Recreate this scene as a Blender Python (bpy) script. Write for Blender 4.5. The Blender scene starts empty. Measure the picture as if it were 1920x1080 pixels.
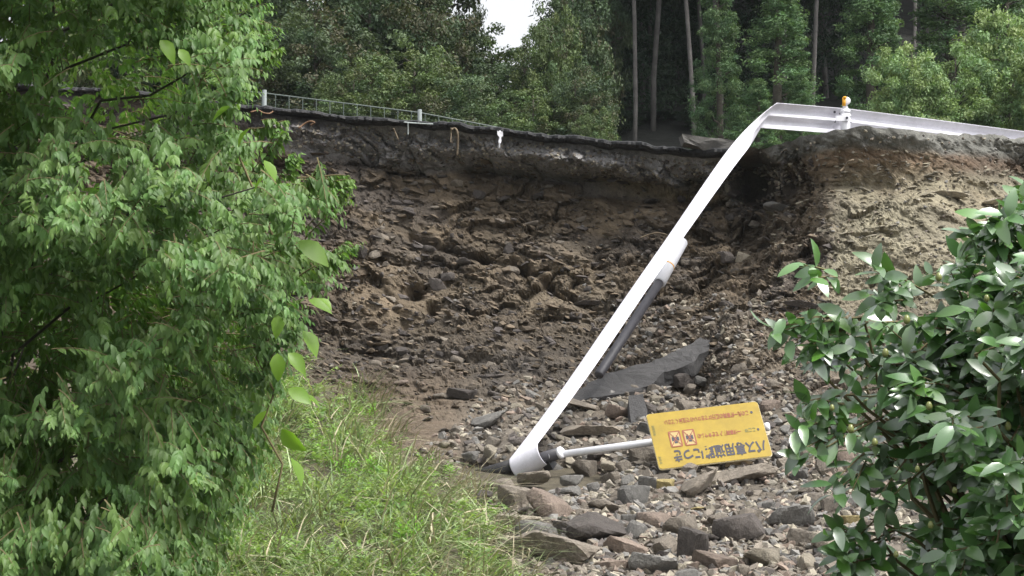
import bpy, math, random
import numpy as np
from mathutils import Vector, Matrix

SC = bpy.context.scene
COL = SC.collection
R = math.radians
rng = np.random.default_rng(7)
random.seed(7)

# ------------------------------------------------------------------ camera, world, sun, exposure
F = 80.0 / 36.0 * 1920.0
TH = math.atan(260.0 / F)
cam_d = bpy.data.cameras.new('camera'); cam = bpy.data.objects.new('camera', cam_d); COL.objects.link(cam)
cam_d.lens = 80; cam_d.sensor_width = 36; cam_d.clip_start = 0.1; cam_d.clip_end = 3000
cam.location = (0, 0, 0); cam.rotation_euler = (R(90) + TH, 0, 0)
SC.camera = cam

SUN_EL, SUN_AZ = 60.0, 120.0        # azimuth: clockwise from +Y (the view direction)
w = bpy.data.worlds.new('World'); SC.world = w; w.use_nodes = True
nt = w.node_tree; nt.nodes.clear()
sky = nt.nodes.new('ShaderNodeTexSky'); sky.sky_type = 'NISHITA'; sky.sun_disc = False
sky.sun_elevation = R(SUN_EL); sky.sun_rotation = R(SUN_AZ); sky.air_density = 1.0; sky.dust_density = 4.0; sky.ozone_density = 1.0
hs = nt.nodes.new('ShaderNodeHueSaturation'); hs.inputs['Saturation'].default_value = 0.15; hs.inputs['Value'].default_value = 1.15
bg = nt.nodes.new('ShaderNodeBackground'); bg.inputs['Strength'].default_value = 0.15
wo = nt.nodes.new('ShaderNodeOutputWorld')
nt.links.new(sky.outputs[0], hs.inputs['Color']); nt.links.new(hs.outputs[0], bg.inputs['Color']); nt.links.new(bg.outputs[0], wo.inputs[0])
sl = bpy.data.lights.new('sun', 'SUN'); sl.energy = 2.2; sl.angle = R(14); sl.color = (1, 0.97, 0.92)
so = bpy.data.objects.new('sun', sl); COL.objects.link(so)
sdir = Vector((math.sin(R(SUN_AZ)) * math.cos(R(SUN_EL)), math.cos(R(SUN_AZ)) * math.cos(R(SUN_EL)), math.sin(R(SUN_EL))))
so.rotation_euler = sdir.to_track_quat('Z', 'Y').to_euler(); so.location = (0, 0, 60)
SC.view_settings.view_transform = 'Standard'; SC.view_settings.look = 'None'
SC.view_settings.exposure = 0.78; SC.view_settings.gamma = 1

# ------------------------------------------------------------------ helpers
CT, ST = math.cos(TH), math.sin(TH)
def P(px, py, D):
    """world point seen at reference pixel (px,py) and standing D metres away along +Y"""
    u = (np.asarray(px, float) - 960) / F; v = (540 - np.asarray(py, float)) / F
    y = CT - v * ST; z = ST + v * CT
    s = np.asarray(D, float) / y
    return np.stack(np.broadcast_arrays(u * s, y * s, z * s), -1)

def hsh(i, j, k, seed=0):
    h = (i.astype(np.int64) * 374761393 + j.astype(np.int64) * 668265263 + k.astype(np.int64) * 2147483647 + seed * 974634777) & 0xffffffff
    h = ((h ^ (h >> 13)) * 1274126177) & 0xffffffff
    h = ((h ^ (h >> 16)) * 2246822519) & 0xffffffff
    h = h ^ (h >> 15)
    return h / 4294967295.0

def vnoise(p, seed=0):
    i = np.floor(p).astype(np.int64); f = p - i; f = f * f * (3 - 2 * f)
    r = 0
    for a in (0, 1):
        wa = f[..., 0] if a else 1 - f[..., 0]
        for b in (0, 1):
            wb = f[..., 1] if b else 1 - f[..., 1]
            for c in (0, 1):
                wc = f[..., 2] if c else 1 - f[..., 2]
                r = r + wa * wb * wc * hsh(i[..., 0] + a, i[..., 1] + b, i[..., 2] + c, seed)
    return r * 2 - 1

def fbm(p, oct=4, seed=0):
    r = 0; a = 1; t = 0
    for o in range(oct):
        r = r + a * vnoise(p * 2 ** o + 17.3 * o, seed + o); t += a; a *= 0.5
    return r / t

def worley(p, seed=0):
    i = np.floor(p).astype(np.int64); n = p.shape[0]
    F1 = np.full(n, 9.0); F2 = np.full(n, 9.0); idv = np.zeros(n); vec = np.zeros((n, 3))
    for a in (-1, 0, 1):
        for b in (-1, 0, 1):
            for c in (-1, 0, 1):
                ci, cj, ck = i[:, 0] + a, i[:, 1] + b, i[:, 2] + c
                q = np.stack([ci + hsh(ci, cj, ck, seed + 1), cj + hsh(ci, cj, ck, seed + 2), ck + hsh(ci, cj, ck, seed + 3)], -1)
                dv = p - q; d = np.sqrt((dv ** 2).sum(-1))
                near = d < F1
                F2 = np.where(near, F1, np.minimum(F2, d))
                F1 = np.where(near, d, F1)
                idv = np.where(near, hsh(ci, cj, ck, seed + 5), idv)
                vec = np.where(near[:, None], dv, vec)
    return F1, F2, idv, vec

def block(p, seed):
    """facetted offset in about -1..1: every cell is a randomly tilted plane"""
    F1, F2, idv, vec = worley(p, seed)
    t = np.stack([np.modf(idv * 131.7)[0], np.modf(idv * 717.3)[0], np.modf(idv * 311.9)[0]], -1) * 2 - 1
    return (idv * 2 - 1) * 0.6 + (t * vec).sum(-1) * 0.9 - 0.55 * np.clip(1 - (F2 - F1) / 0.16, 0, 1), F2 - F1, idv

def mk(name, V, faces, mat=None, parent=None, smooth=False, colors=None, mats=None, midx=None):
    me = bpy.data.meshes.new(name)
    V = np.asarray(V, np.float32).reshape(-1, 3)
    if not isinstance(faces, list): faces = [faces]
    faces = [np.asarray(f, np.int32) for f in faces if len(f)]
    nl = sum(f.size for f in faces); npoly = sum(len(f) for f in faces)
    me.vertices.add(len(V)); me.vertices.foreach_set('co', V.ravel())
    me.loops.add(nl); me.polygons.add(npoly)
    me.loops.foreach_set('vertex_index', np.concatenate([f.ravel() for f in faces]))
    tot = np.concatenate([np.full(len(f), f.shape[1], np.int32) for f in faces])
    st = np.concatenate([[0], np.cumsum(tot)[:-1]]).astype(np.int32)
    me.polygons.foreach_set('loop_start', st); me.polygons.foreach_set('loop_total', tot)
    me.polygons.foreach_set('use_smooth', np.full(npoly, bool(smooth)))
    if midx is not None: me.polygons.foreach_set('material_index', np.asarray(midx, np.int32))
    me.update(calc_edges=True)
    if colors is not None:
        c = np.ones((len(V), 4), np.float32); c[:, :3] = colors
        at = me.color_attributes.new('Col', 'FLOAT_COLOR', 'POINT'); at.data.foreach_set('color', c.ravel())
    for m in (mats or ([mat] if mat else [])): me.materials.append(m)
    o = bpy.data.objects.new(name, me); COL.objects.link(o)
    if parent: o.parent = parent
    return o

def tag(o, label=None, cat=None, group=None, kind=None):
    if label: o['label'] = label
    if cat: o['category'] = cat
    if group: o['group'] = group
    if kind: o['kind'] = kind
    return o

def empty(name, loc, label, cat, group=None):
    o = bpy.data.objects.new(name, None); COL.objects.link(o); o.location = tuple(float(c) for c in loc)
    o.empty_display_size = 0.2
    bpy.context.view_layer.update()
    return tag(o, label, cat, group)

def under(o, root):
    """parent o (built in world space) to root without moving it"""
    o.parent = root
    o.matrix_parent_inverse = Matrix.Translation(root.location).inverted() if root.parent is None else Matrix.Identity(4)
    return o

def tube(pts, r, sides=8, cap=True):
    pts = np.asarray(pts, float); n = len(pts); r = np.broadcast_to(np.asarray(r, float), (n,))
    t = np.gradient(pts, axis=0); t /= np.linalg.norm(t, axis=1)[:, None] + 1e-9
    ref = np.array([0, 0, 1.0]) if abs(t[0, 2]) < 0.9 else np.array([1.0, 0, 0])
    a = np.cross(t, ref); a /= np.linalg.norm(a, axis=1)[:, None] + 1e-9; b = np.cross(t, a)
    th = np.linspace(0, 2 * np.pi, sides, endpoint=False)
    V = pts[:, None] + r[:, None, None] * (np.cos(th)[None, :, None] * a[:, None] + np.sin(th)[None, :, None] * b[:, None])
    V = V.reshape(-1, 3)
    i = np.arange(n - 1)[:, None] * sides; j = np.arange(sides)[None]; j2 = (j + 1) % sides
    Q = np.stack([i + j, i + j2, i + sides + j2, i + sides + j], -1).reshape(-1, 4)
    T = []
    if cap:
        V = np.vstack([V, pts[0], pts[-1]]); c0, c1 = n * sides, n * sides + 1; b0 = (n - 1) * sides
        T = [[c0, (k + 1) % sides, k] for k in range(sides)] + [[c1, b0 + k, b0 + (k + 1) % sides] for k in range(sides)]
    return V, Q, np.array(T, int).reshape(-1, 3)

class MB:
    def __init__(s): s.V = []; s.Q = []; s.T = []; s.n = 0; s.C = []
    def add(s, V, Q=(), T=(), c=None):
        V = np.asarray(V, float).reshape(-1, 3)
        if len(Q): s.Q.append(np.asarray(Q) + s.n)
        if len(T): s.T.append(np.asarray(T) + s.n)
        s.V.append(V); s.n += len(V)
        if c is not None: s.C.append(np.broadcast_to(np.asarray(c, float), V.shape))
        return s
    def tube(s, pts, r, sides=8, c=None): return s.add(*tube(pts, r, sides), c=c)
    def box(s, o, a, b, c, col=None):
        """box centred on o with half-axis vectors a,b,c"""
        o, a, b, c = (np.asarray(v, float) for v in (o, a, b, c))
        V = [o + x * a + y * b + z * c for x in (-1, 1) for y in (-1, 1) for z in (-1, 1)]
        Q = [[0, 1, 3, 2], [4, 6, 7, 5], [0, 4, 5, 1], [2, 3, 7, 6], [0, 2, 6, 4], [1, 5, 7, 3]]
        return s.add(V, Q, c=col)
    def build(s, name, mat, parent=None, smooth=False):
        fs = []
        if s.Q: fs.append(np.concatenate(s.Q))
        if s.T: fs.append(np.concatenate(s.T))
        o = mk(name, np.concatenate(s.V), fs, mat, None, smooth, np.concatenate(s.C) if s.C else None)
        if parent: under(o, parent)
        return o

# ------------------------------------------------------------------ materials
def mat(name, color=(0.5, 0.5, 0.5), rough=0.8, attr=False, noise=None, bump=None, trans=0.0, spec=0.5, metal=0.0, objrand=0.0, coat=0.0):
    m = bpy.data.materials.new(name); m.use_nodes = True; t = m.node_tree; t.nodes.clear(); L = t.links.new
    out = t.nodes.new('ShaderNodeOutputMaterial'); b = t.nodes.new('ShaderNodeBsdfPrincipled')
    b.inputs['Roughness'].default_value = rough; b.inputs['Specular IOR Level'].default_value = spec; b.inputs['Metallic'].default_value = metal
    b.inputs['Coat Weight'].default_value = coat; b.inputs['Coat Roughness'].default_value = 0.32; b.inputs['Coat IOR'].default_value = 2.1
    if attr:
        a = t.nodes.new('ShaderNodeAttribute'); a.attribute_name = 'Col'; cs = a.outputs['Color']
    else:
        a = t.nodes.new('ShaderNodeRGB'); a.outputs[0].default_value = (*color, 1); cs = a.outputs[0]
    tc = t.nodes.new('ShaderNodeTexCoord')
    for (sc, amt, det) in (noise or []):        # multiplies the colour by 1 +- amt
        n = t.nodes.new('ShaderNodeTexNoise'); n.inputs['Scale'].default_value = sc; n.inputs['Detail'].default_value = det; n.inputs['Roughness'].default_value = 0.65
        L(tc.outputs['Object'], n.inputs['Vector'])
        mr = t.nodes.new('ShaderNodeMapRange'); mr.inputs[1].default_value = 0.3; mr.inputs[2].default_value = 0.7
        mr.inputs[3].default_value = 1 - amt; mr.inputs[4].default_value = 1 + amt
        L(n.outputs['Fac'], mr.inputs[0])
        vm = t.nodes.new('ShaderNodeVectorMath'); vm.operation = 'SCALE'; L(cs, vm.inputs[0]); L(mr.outputs[0], vm.inputs['Scale']); cs = vm.outputs[0]
    if objrand:
        oi = t.nodes.new('ShaderNodeObjectInfo'); mr = t.nodes.new('ShaderNodeMapRange')
        mr.inputs[3].default_value = 1 - objrand; mr.inputs[4].default_value = 1 + objrand; L(oi.outputs['Random'], mr.inputs[0])
        vm = t.nodes.new('ShaderNodeVectorMath'); vm.operation = 'SCALE'; L(cs, vm.inputs[0]); L(mr.outputs[0], vm.inputs['Scale']); cs = vm.outputs[0]
    L(cs, b.inputs['Base Color'])
    prev = None
    for (sc, st, di) in (bump or []):
        n = t.nodes.new('ShaderNodeTexNoise'); n.inputs['Scale'].default_value = sc; n.inputs['Detail'].default_value = 8; n.inputs['Roughness'].default_value = 0.7
        L(tc.outputs['Object'], n.inputs['Vector'])
        bp = t.nodes.new('ShaderNodeBump'); bp.inputs['Strength'].default_value = st; bp.inputs['Distance'].default_value = di
        L(n.outputs['Fac'], bp.inputs['Height'])
        if prev: L(prev, bp.inputs['Normal'])
        prev = bp.outputs[0]
    if prev: L(prev, b.inputs['Normal'])
    if trans:
        tr = t.nodes.new('ShaderNodeBsdfTranslucent'); mx = t.nodes.new('ShaderNodeMixShader'); mx.inputs[0].default_value = trans
        vm = t.nodes.new('ShaderNodeVectorMath'); vm.operation = 'MULTIPLY'; vm.inputs[1].default_value = (1.5, 1.7, 0.7); L(cs, vm.inputs[0])
        L(vm.outputs[0], tr.inputs['Color']); L(b.outputs[0], mx.inputs[1]); L(tr.outputs[0], mx.inputs[2]); L(mx.outputs[0], out.inputs[0])
    else: L(b.outputs[0], out.inputs[0])
    return m

M = {}
M['soil'] = mat('soil', attr=True, rough=0.85, spec=0.35, noise=[(2.5, 0.22, 4), (14, 0.28, 5), (60, 0.22, 3)], bump=[(22, 0.7, 0.05), (90, 0.5, 0.015)])
M['litter'] = mat('forest_floor', (0.026, 0.027, 0.022), rough=1, noise=[(1.5, 0.4, 5)], bump=[(4, 0.6, 0.1)])
M['bank'] = mat('bank_soil', (0.085, 0.072, 0.048), rough=1, noise=[(4, 0.4, 5)], bump=[(20, 0.7, 0.05)])
M['asphalt'] = mat('asphalt', (0.045, 0.045, 0.047), rough=0.85, noise=[(8, 0.3, 5), (90, 0.35, 2)], bump=[(60, 0.8, 0.02)])
M['slab'] = mat('old_asphalt', (0.055, 0.053, 0.053), rough=0.85, noise=[(5, 0.2, 5), (90, 0.3, 2)], bump=[(60, 0.8, 0.02), (8, 0.4, 0.05)])
M['sheet'] = mat('black_edge', (0.012, 0.012, 0.013), rough=0.6, noise=[(12, 0.3, 4)], bump=[(12, 0.6, 0.03)])
def rockmat(n, c, r=0.75): return mat(n, c, rough=r, spec=0.4, noise=[(3.5, 0.25, 4), (16, 0.22, 5), (70, 0.12, 3)], bump=[(10, 0.7, 0.05), (45, 0.6, 0.015)], objrand=0.28)
M['brown'] = rockmat('rock_brown', (0.21, 0.18, 0.145))
M['grey'] = rockmat('rock_grey', (0.18, 0.172, 0.158))
M['red'] = rockmat('rock_reddish', (0.225, 0.175, 0.14))
M['tan'] = rockmat('rock_tan', (0.31, 0.272, 0.21))
M['ochre'] = rockmat('rock_ochre', (0.36, 0.29, 0.13))
M['dark'] = rockmat('rock_dark', (0.10, 0.086, 0.077))
M['rubble'] = mat('rubble', attr=True, rough=0.8, spec=0.4, noise=[(20, 0.25, 5)], bump=[(35, 0.6, 0.02)])
M['white'] = mat('white_paint', (0.78, 0.78, 0.82), rough=0.35, noise=[(3, 0.04, 5), (25, 0.03, 4)])
M['whiterail'] = mat('rail_paint', (0.66, 0.65, 0.71), rough=0.4, noise=[(1.2, 0.10, 6), (9, 0.07, 6), (40, 0.05, 4)], bump=[(3, 0.08, 0.02)])
M['posts'] = mat('post_black', (0.018, 0.017, 0.018), rough=0.5, noise=[(6, 0.5, 6)], bump=[(30, 0.3, 0.006)])
M['postg'] = mat('post_charcoal_and_shade', (0.05, 0.048, 0.055), rough=0.45, noise=[(6, 0.35, 6)])  # charcoal of the loose post's lower half; also stands in for shaded white paint
M['amber'] = mat('amber_reflector', (0.85, 0.42, 0.03), rough=0.2)
M['bolt'] = mat('bolt_steel', (0.07, 0.07, 0.09), rough=0.4, metal=0.6)
M['yellow'] = mat('sign_yellow', (0.30, 0.205, 0.012), rough=0.55, noise=[(3, 0.10, 5), (14, 0.10, 5)], spec=0.4)
M['edge'] = mat('sign_edge', (0.7, 0.62, 0.4), rough=0.4)
M['navy'] = mat('navy_print', (0.014, 0.013, 0.028), rough=0.5)
M['redp'] = mat('red_print', (0.22, 0.045, 0.010), rough=0.5)
M['greenp'] = mat('green_print', (0.10, 0.11, 0.02), rough=0.5)
M['cream'] = mat('cream_print', (0.36, 0.26, 0.09), rough=0.5)
M['fence'] = mat('fence_grey', (0.075, 0.098, 0.082), rough=0.5)
M['fencepost'] = mat('fence_post', (0.34, 0.38, 0.37), rough=0.5)
M['conc'] = mat('concrete', (0.095, 0.09, 0.083), rough=0.9, noise=[(5, 0.25, 6), (40, 0.15, 3)], bump=[(30, 0.4, 0.01)])
M['root'] = mat('root_bark', (0.13, 0.10, 0.065), rough=0.9, noise=[(20, 0.3, 4)])
M['orange'] = mat('orange_root', (0.19, 0.11, 0.06), rough=0.8, noise=[(20, 0.3, 4)])
M['wood'] = mat('pale_wood', (0.62, 0.48, 0.33), rough=0.8, noise=[(15, 0.2, 4)])
M['bark'] = mat('bark', (0.085, 0.075, 0.06), rough=0.95, noise=[(8, 0.3, 5)], bump=[(25, 0.8, 0.03)])
M['cbark'] = mat('cedar_bark', (0.12, 0.112, 0.105), rough=0.95, noise=[(3, 0.3, 5)], bump=[(12, 0.7, 0.03)])
M['twig'] = mat('twig', (0.16, 0.13, 0.06), rough=0.8)
M['leafA'] = mat('leaf_left_tree', attr=True, rough=0.5, trans=0.35, spec=0.4)
M['leafB'] = mat('leaf_camellia', attr=True, rough=0.28, trans=0.14, spec=0.7, coat=0.7)
M['leafV'] = mat('leaf_vine', attr=True, rough=0.45, trans=0.5)
M['leafF'] = mat('leaf_forest', attr=True, rough=0.6, trans=0.2, spec=0.3)
M['grass'] = mat('grass', attr=True, rough=0.5, trans=0.3, spec=0.4)
M['straw'] = mat('straw', attr=True, rough=0.55, trans=0.0, spec=0.4)
M['bud'] = mat('bud', (0.20, 0.22, 0.07), rough=0.3)

# ------------------------------------------------------------------ the collapsed slope
RIMX = [-600, 0, 300, 470, 620, 785, 900, 1000, 1100, 1200, 1270, 1370, 1430, 1480, 1540, 1600, 1680, 1750, 1850, 1920, 2300, 2600]
RIMY = [120, 165, 188, 208, 226, 240, 248, 260, 270, 282, 290, 292, 278, 266, 249, 238, 242, 251, 256, 263, 295, 310]
RIMD = [35, 34.6, 34.3, 34.1, 33.9, 33.6, 33.3, 33.0, 32.7, 32.4, 32.1, 31.6, 31.2, 30.7, 30.1, 29.8, 29.9, 30.2, 30.8, 31.2, 33, 34.5]
def rimy(px): return np.interp(px, RIMX, RIMY)
def rimd(px): return np.interp(px, RIMX, RIMD)
YK = [0, 0.12, 300, 350, 400, 450, 500, 550, 600, 650, 700, 750, 800, 850, 900, 1000, 1080, 1300, 1420]
COLS = {   # depth at rows y = 350,400,...  for columns of the frame
    -600: [34.0, 33.4, 32.8, 32.2, 31.5, 30.8, 30.0, 29.0, 28.0, 26.6, 25.0, 23.0, 20.0, 18.0, 14.0, 12.5],
    500:  [33.6, 33.1, 32.7, 32.3, 31.8, 31.3, 30.6, 29.8, 28.5, 26.8, 25.0, 23.2, 20.0, 18.0, 14.0, 12.5],
    800:  [33.6, 33.2, 32.8, 32.5, 32.1, 31.6, 30.9, 29.9, 28.5, 26.8, 25.0, 23.2, 20.0, 18.0, 14.0, 12.5],
    1100: [33.0, 32.8, 32.5, 32.1, 31.6, 31.0, 30.2, 29.1, 27.8, 26.3, 24.9, 23.2, 20.0, 18.0, 14.0, 12.5],
    1300: [32.6, 32.4, 32.0, 31.5, 30.9, 30.2, 29.2, 28.1, 27.0, 25.8, 24.7, 23.1, 20.0, 18.0, 14.0, 12.5],
    1400: [32.0, 31.8, 31.4, 30.8, 30.0, 28.8, 27.9, 27.1, 26.3, 25.5, 24.6, 23.0, 20.0, 18.0, 14.0, 12.5],
    1470: [31.2, 30.9, 30.3, 29.4, 28.8, 28.2, 27.5, 26.8, 26.1, 25.3, 24.5, 22.9, 20.0, 18.0, 14.0, 12.5],
    1560: [30.2, 29.8, 29.3, 28.8, 28.3, 27.7, 27.1, 26.5, 25.8, 25.1, 24.3, 22.8, 20.0, 18.0, 14.0, 12.5],
    1750: [29.8, 29.3, 28.8, 28.3, 27.8, 27.3, 26.7, 26.1, 25.4, 24.6, 23.8, 22.4, 19.8, 17.9, 14.0, 12.5],
    1950: [30.7, 30.1, 29.5, 28.9, 28.3, 27.6, 26.9, 26.2, 25.4, 24.5, 23.6, 22.2, 19.6, 17.8, 14.0, 12.5],
    2600: [33.5, 32.8, 32.0, 31.0, 30.0, 29.0, 28.0, 27.0, 26.0, 25.0, 24.0, 22.4, 19.6, 17.8, 14.0, 12.5]}
CK = sorted(COLS); YR = [350, 400, 450, 500, 550, 600, 650, 700, 750, 800, 850, 900, 1000, 1080, 1300, 1420]
def slopeD(px, py):
    px, py = np.broadcast_arrays(np.asarray(px, float), np.asarray(py, float)); shp = px.shape; px = px.ravel(); py = py.ravel()
    vals = np.stack([np.interp(py, YR, COLS[c]) for c in CK], 0)
    x = np.clip(px, CK[0], CK[-1] - 1e-3); k = np.searchsorted(CK, x, side='right') - 1; k = np.clip(k, 0, len(CK) - 2)
    ck = np.array(CK, float); f = (x - ck[k]) / (ck[k + 1] - ck[k]); f = f * f * (3 - 2 * f)
    a = np.take_along_axis(vals, k[None], 0)[0]; b = np.take_along_axis(vals, k[None] + 1, 0)[0]
    D = a * (1 - f) + b * f
    ry = rimy(px); rd = rimd(px)
    t = np.clip((py - ry) / (350 - ry), 0, 1)
    r = rd * (1 - t) + D * t
    return r.reshape(shp) if shp else float(r[0])
def sstep(a, b, x): t = np.clip((x - a) / (b - a), 0, 1); return t * t * (3 - 2 * t)

def xs_list():
    a = [np.arange(-600, 100, 20), np.arange(100, 440, 7), np.arange(440, 1720, 2.8), np.arange(1720, 1960, 4), np.arange(1960, 2300, 10), np.arange(2300, 2600, 30)]
    return np.concatenate(a)
XS = xs_list(); NX = len(XS)
# rows: fraction rows between the rim and y=1100, then a few to 1420
NR = 330
fr = np.linspace(0, 1, NR)
PX = np.repeat(XS[None], NR, 0); RY = rimy(XS)
PY = RY[None] + (1110 - RY[None]) * fr[:, None]
ext = np.array([1130, 1160, 1200, 1250, 1300, 1360, 1420.0])
PX = np.vstack([PX, np.repeat(XS[None], len(ext), 0)]); PY = np.vstack([PY, np.repeat(ext[:, None], NX, 1)])
px = PX.ravel(); py = PY.ravel(); ry = rimy(px)
D0 = slopeD(px, py)
W0 = P(px, py, D0)
grid = W0.reshape(PX.shape + (3,))
du = np.gradient(grid, axis=1); dv = np.gradient(grid, axis=0)
nrm = np.cross(du, dv).reshape(-1, 3); nrm /= np.linalg.norm(nrm, axis=1)[:, None] + 1e-9
nrm *= np.where((nrm[:, 1] > 0), -1, 1)[:, None]
# smooth the normal towards the viewer side so blocks do not tangle
nrm = nrm + np.array([0, -1.8, 0.05]); nrm /= np.linalg.norm(nrm, axis=1)[:, None]
ca, sa = math.cos(R(17)), math.sin(R(17))
q = W0.copy(); qx = q[:, 0] * ca - q[:, 2] * sa; qz = q[:, 0] * sa + q[:, 2] * ca
Q = np.stack([qx * 0.6, q[:, 1] * 0.9, qz * 1.15], -1)
Q = Q + 0.25 * np.stack([fbm(W0 * 1.7, 3, 31), fbm(W0 * 1.7, 3, 41), fbm(W0 * 1.7, 3, 51)], -1)
below = py - ry
hump = sstep(1430, 1560, px + 0.55 * (py - 500) + 95 * fbm(W0 * 0.9, 4, 71)) * (1 - sstep(620, 760, py))      # the pale spur on the right
rub = sstep(690, 800, py + 30 * fbm(W0 * 0.8, 2, 5))                               # rubble apron
b1, e1, i1 = block(Q * 1.3, 11); b2, e2, i2 = block(Q * 3.1, 12); b3, e3, i3 = block(Q * 7.5, 13); b4, e4, i4 = block(Q * 15, 14)
low = fbm(W0 * np.array([0.45, 0.45, 0.7]), 3, 3)
mid = fbm(W0 * np.array([1.6, 1.6, 2.6]), 4, 8)
fine = fbm(W0 * 9, 3, 9)
rimmask = sstep(0, 26, below)
spatch = sstep(0.0, 0.35, fbm(W0 * np.array([0.7, 0.7, 1.2]) + 5, 4, 61)) * (1 - sstep(560, 680, py))
A = (1 - 0.4 * sstep(540, 660, py)) * (1 - 0.15 * hump) * (1 - 0.75 * rub) * (1 - 0.65 * spatch) * 0.85
disp = 0.34 * low * (1 - rub) + A * ((0.15 - 0.10 * hump) * b1 + (0.12 - 0.03 * hump) * b2 + 0.05 * b3 + 0.020 * b4) + 0.10 * mid * (0.5 + 0.3 * hump) + 0.035 * fine
# ledge of grey gravel under the road, then an undercut
bowl = sstep(430, 520, px) * (1 - sstep(1340, 1420, px))
ledge = np.exp(-((below - 34) / 20.0) ** 2) * bowl
ux = np.interp(px, [500, 800, 900, 1100, 1300, 1420], [0.25, 0.35, 0.9, 1.0, 1.0, 0.7])
led_n = fbm(W0 * 2.3, 3, 81); ledge = ledge * (0.75 + 0.9 * led_n) + 0.30 * ledge * b2 + 0.2 * ledge * b3
under_ = np.exp(-((below - (76 + 14 * low + 12 * led_n)) / 22.0) ** 2) * bowl * ux
notch = np.exp(-((px - 1400) / 38.0) ** 2 - ((py - 335) / 38.0) ** 2)
hole = np.exp(-((px - 778) / 20.0) ** 2 - ((py - 540) / 15.0) ** 2) + 0.8 * np.exp(-((px - 812) / 14.0) ** 2 - ((py - 578) / 9.0) ** 2)
hole2 = np.exp(-((px - 1385) / 45.0) ** 2 - ((py - 430) / 28.0) ** 2)
gul = np.exp(-((px - (1290 + 0.0 * py)) / 40.0) ** 2 - ((py - 715) / 25.0) ** 2)
# dark diagonal clefts across the face
def cleft(x0, y0, x1, y1, wd):
    dx, dy = x1 - x0, y1 - y0; t = np.clip(((px - x0) * dx + (py - y0) * dy) / (dx * dx + dy * dy), 0, 1)
    dd = np.hypot(px - x0 - t * dx, py - y0 - t * dy + 9 * mid)
    return np.exp(-(dd / wd) ** 2)
cl = cleft(770, 440, 985, 505, 9) + 0.7 * cleft(985, 505, 1080, 560, 6) + 0.8 * cleft(640, 640, 960, 690, 10) + 0.6 * cleft(880, 320, 1330, 365, 9) + 0.5 * cleft(700, 520, 760, 600, 8) + 0.6 * cleft(1080, 560, 1120, 580, 10)
disp = disp * rimmask + 0.28 * ledge - 0.38 * under_ - 0.9 * notch - 0.55 * hole - 0.35 * hole2 - 0.4 * gul - 0.22 * cl
hol = np.exp(-((px - 905) / 75.0) ** 2 - ((py - 895) / 28.0) ** 2) + 0.8 * np.exp(-((px - 1060) / 55.0) ** 2 - ((py - 880) / 18.0) ** 2)
disp -= 2.6 * hol
hr = sstep(1400, 1500, px) * np.exp(-((below - 14) / 18.0) ** 2)
disp += hr * (0.10 + 0.12 * fbm(W0 * 5, 3, 77))
rimj = (1 - rimmask) * 0.05 * fbm(W0 * 6, 3, 78)
W1 = W0 + nrm * disp[:, None]; W1[:, 2] += rimj
# colours of the different grounds
def mixc(c, col, f): return c * (1 - f[:, None]) + np.array(col)[None] * f[:, None]
c = np.tile(np.array([0.098, 0.075, 0.051]), (len(px), 1))
patch = sstep(0.0, 0.35, fbm(W0 * np.array([0.7, 0.7, 1.2]) + 5, 4, 61))
c = mixc(c, (0.150, 0.114, 0.074), patch * 0.85)
patch2 = sstep(0.02, 0.3, fbm(Q * 1.3 + 9, 4, 62)); c = mixc(c, (0.052, 0.044, 0.039), patch2 * 0.75)
sandy = np.exp(-((px - 1010) / 260.0) ** 2 - ((py - 560) / 120.0) ** 2); c = mixc(c, (0.150, 0.120, 0.082), np.clip(sandy * (0.55 + 0.9 * fbm(Q * 2 + 3, 3, 63)), 0, 1))
c *= ((0.80 + 0.40 * i2) * (0.82 + 0.36 * i3))[:, None]
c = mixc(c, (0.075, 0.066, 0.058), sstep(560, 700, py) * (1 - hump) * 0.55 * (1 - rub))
grav = (1 - sstep(58, 84, below + 16 * mid)) * bowl
c = mixc(c, (0.25, 0.243, 0.24), grav * 0.9); c *= (1 + 0.35 * grav * fbm(W0 * 14, 2, 64))[:, None]
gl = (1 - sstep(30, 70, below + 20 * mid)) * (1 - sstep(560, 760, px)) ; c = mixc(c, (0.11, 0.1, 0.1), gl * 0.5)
c = mixc(c, (0.21, 0.155, 0.075), np.exp(-((below - 66) / 9.0) ** 2) * sstep(1050, 1130, px) * (1 - sstep(1330, 1400, px)) * 0.7)
tanc = hump * sstep(0.15, 0.75, sstep(1500, 1600, px) + 0.4 * mid)
tanc2 = tanc * sstep(300, 350, py) * (1 - 0.6 * sstep(520, 640, py))
c = mixc(c, (0.262, 0.236, 0.165), np.clip(tanc2 * (0.75 + 0.5 * mid), 0, 1))
reds = sstep(1450, 1560, px) * np.exp(-((below - 52) / 16.0) ** 2); c = mixc(c, (0.135, 0.090, 0.058), np.clip(reds * (0.6 + mid), 0, 1))
hg = sstep(1400, 1460, px) * (1 - sstep(26, 44, below + 12 * mid)); c = mixc(c, (0.14, 0.138, 0.122), hg)
c = mixc(c, (0.17, 0.14, 0.105), sstep(1300, 1420, px) * sstep(560, 640, py) * (1 - rub) * 0.55)
c = mixc(c, (0.112, 0.096, 0.077), rub * 0.85)
c = mixc(c, (0.125, 0.093, 0.064), sstep(660, 730, py) * (1 - sstep(840, 900, py)) * (1 - sstep(820, 900, px)) * 0.8)
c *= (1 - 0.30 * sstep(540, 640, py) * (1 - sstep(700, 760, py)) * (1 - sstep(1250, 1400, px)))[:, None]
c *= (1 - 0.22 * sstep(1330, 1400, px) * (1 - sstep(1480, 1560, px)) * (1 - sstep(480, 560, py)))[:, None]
c = np.clip(c * 1.05, 0.01, 1)
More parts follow.
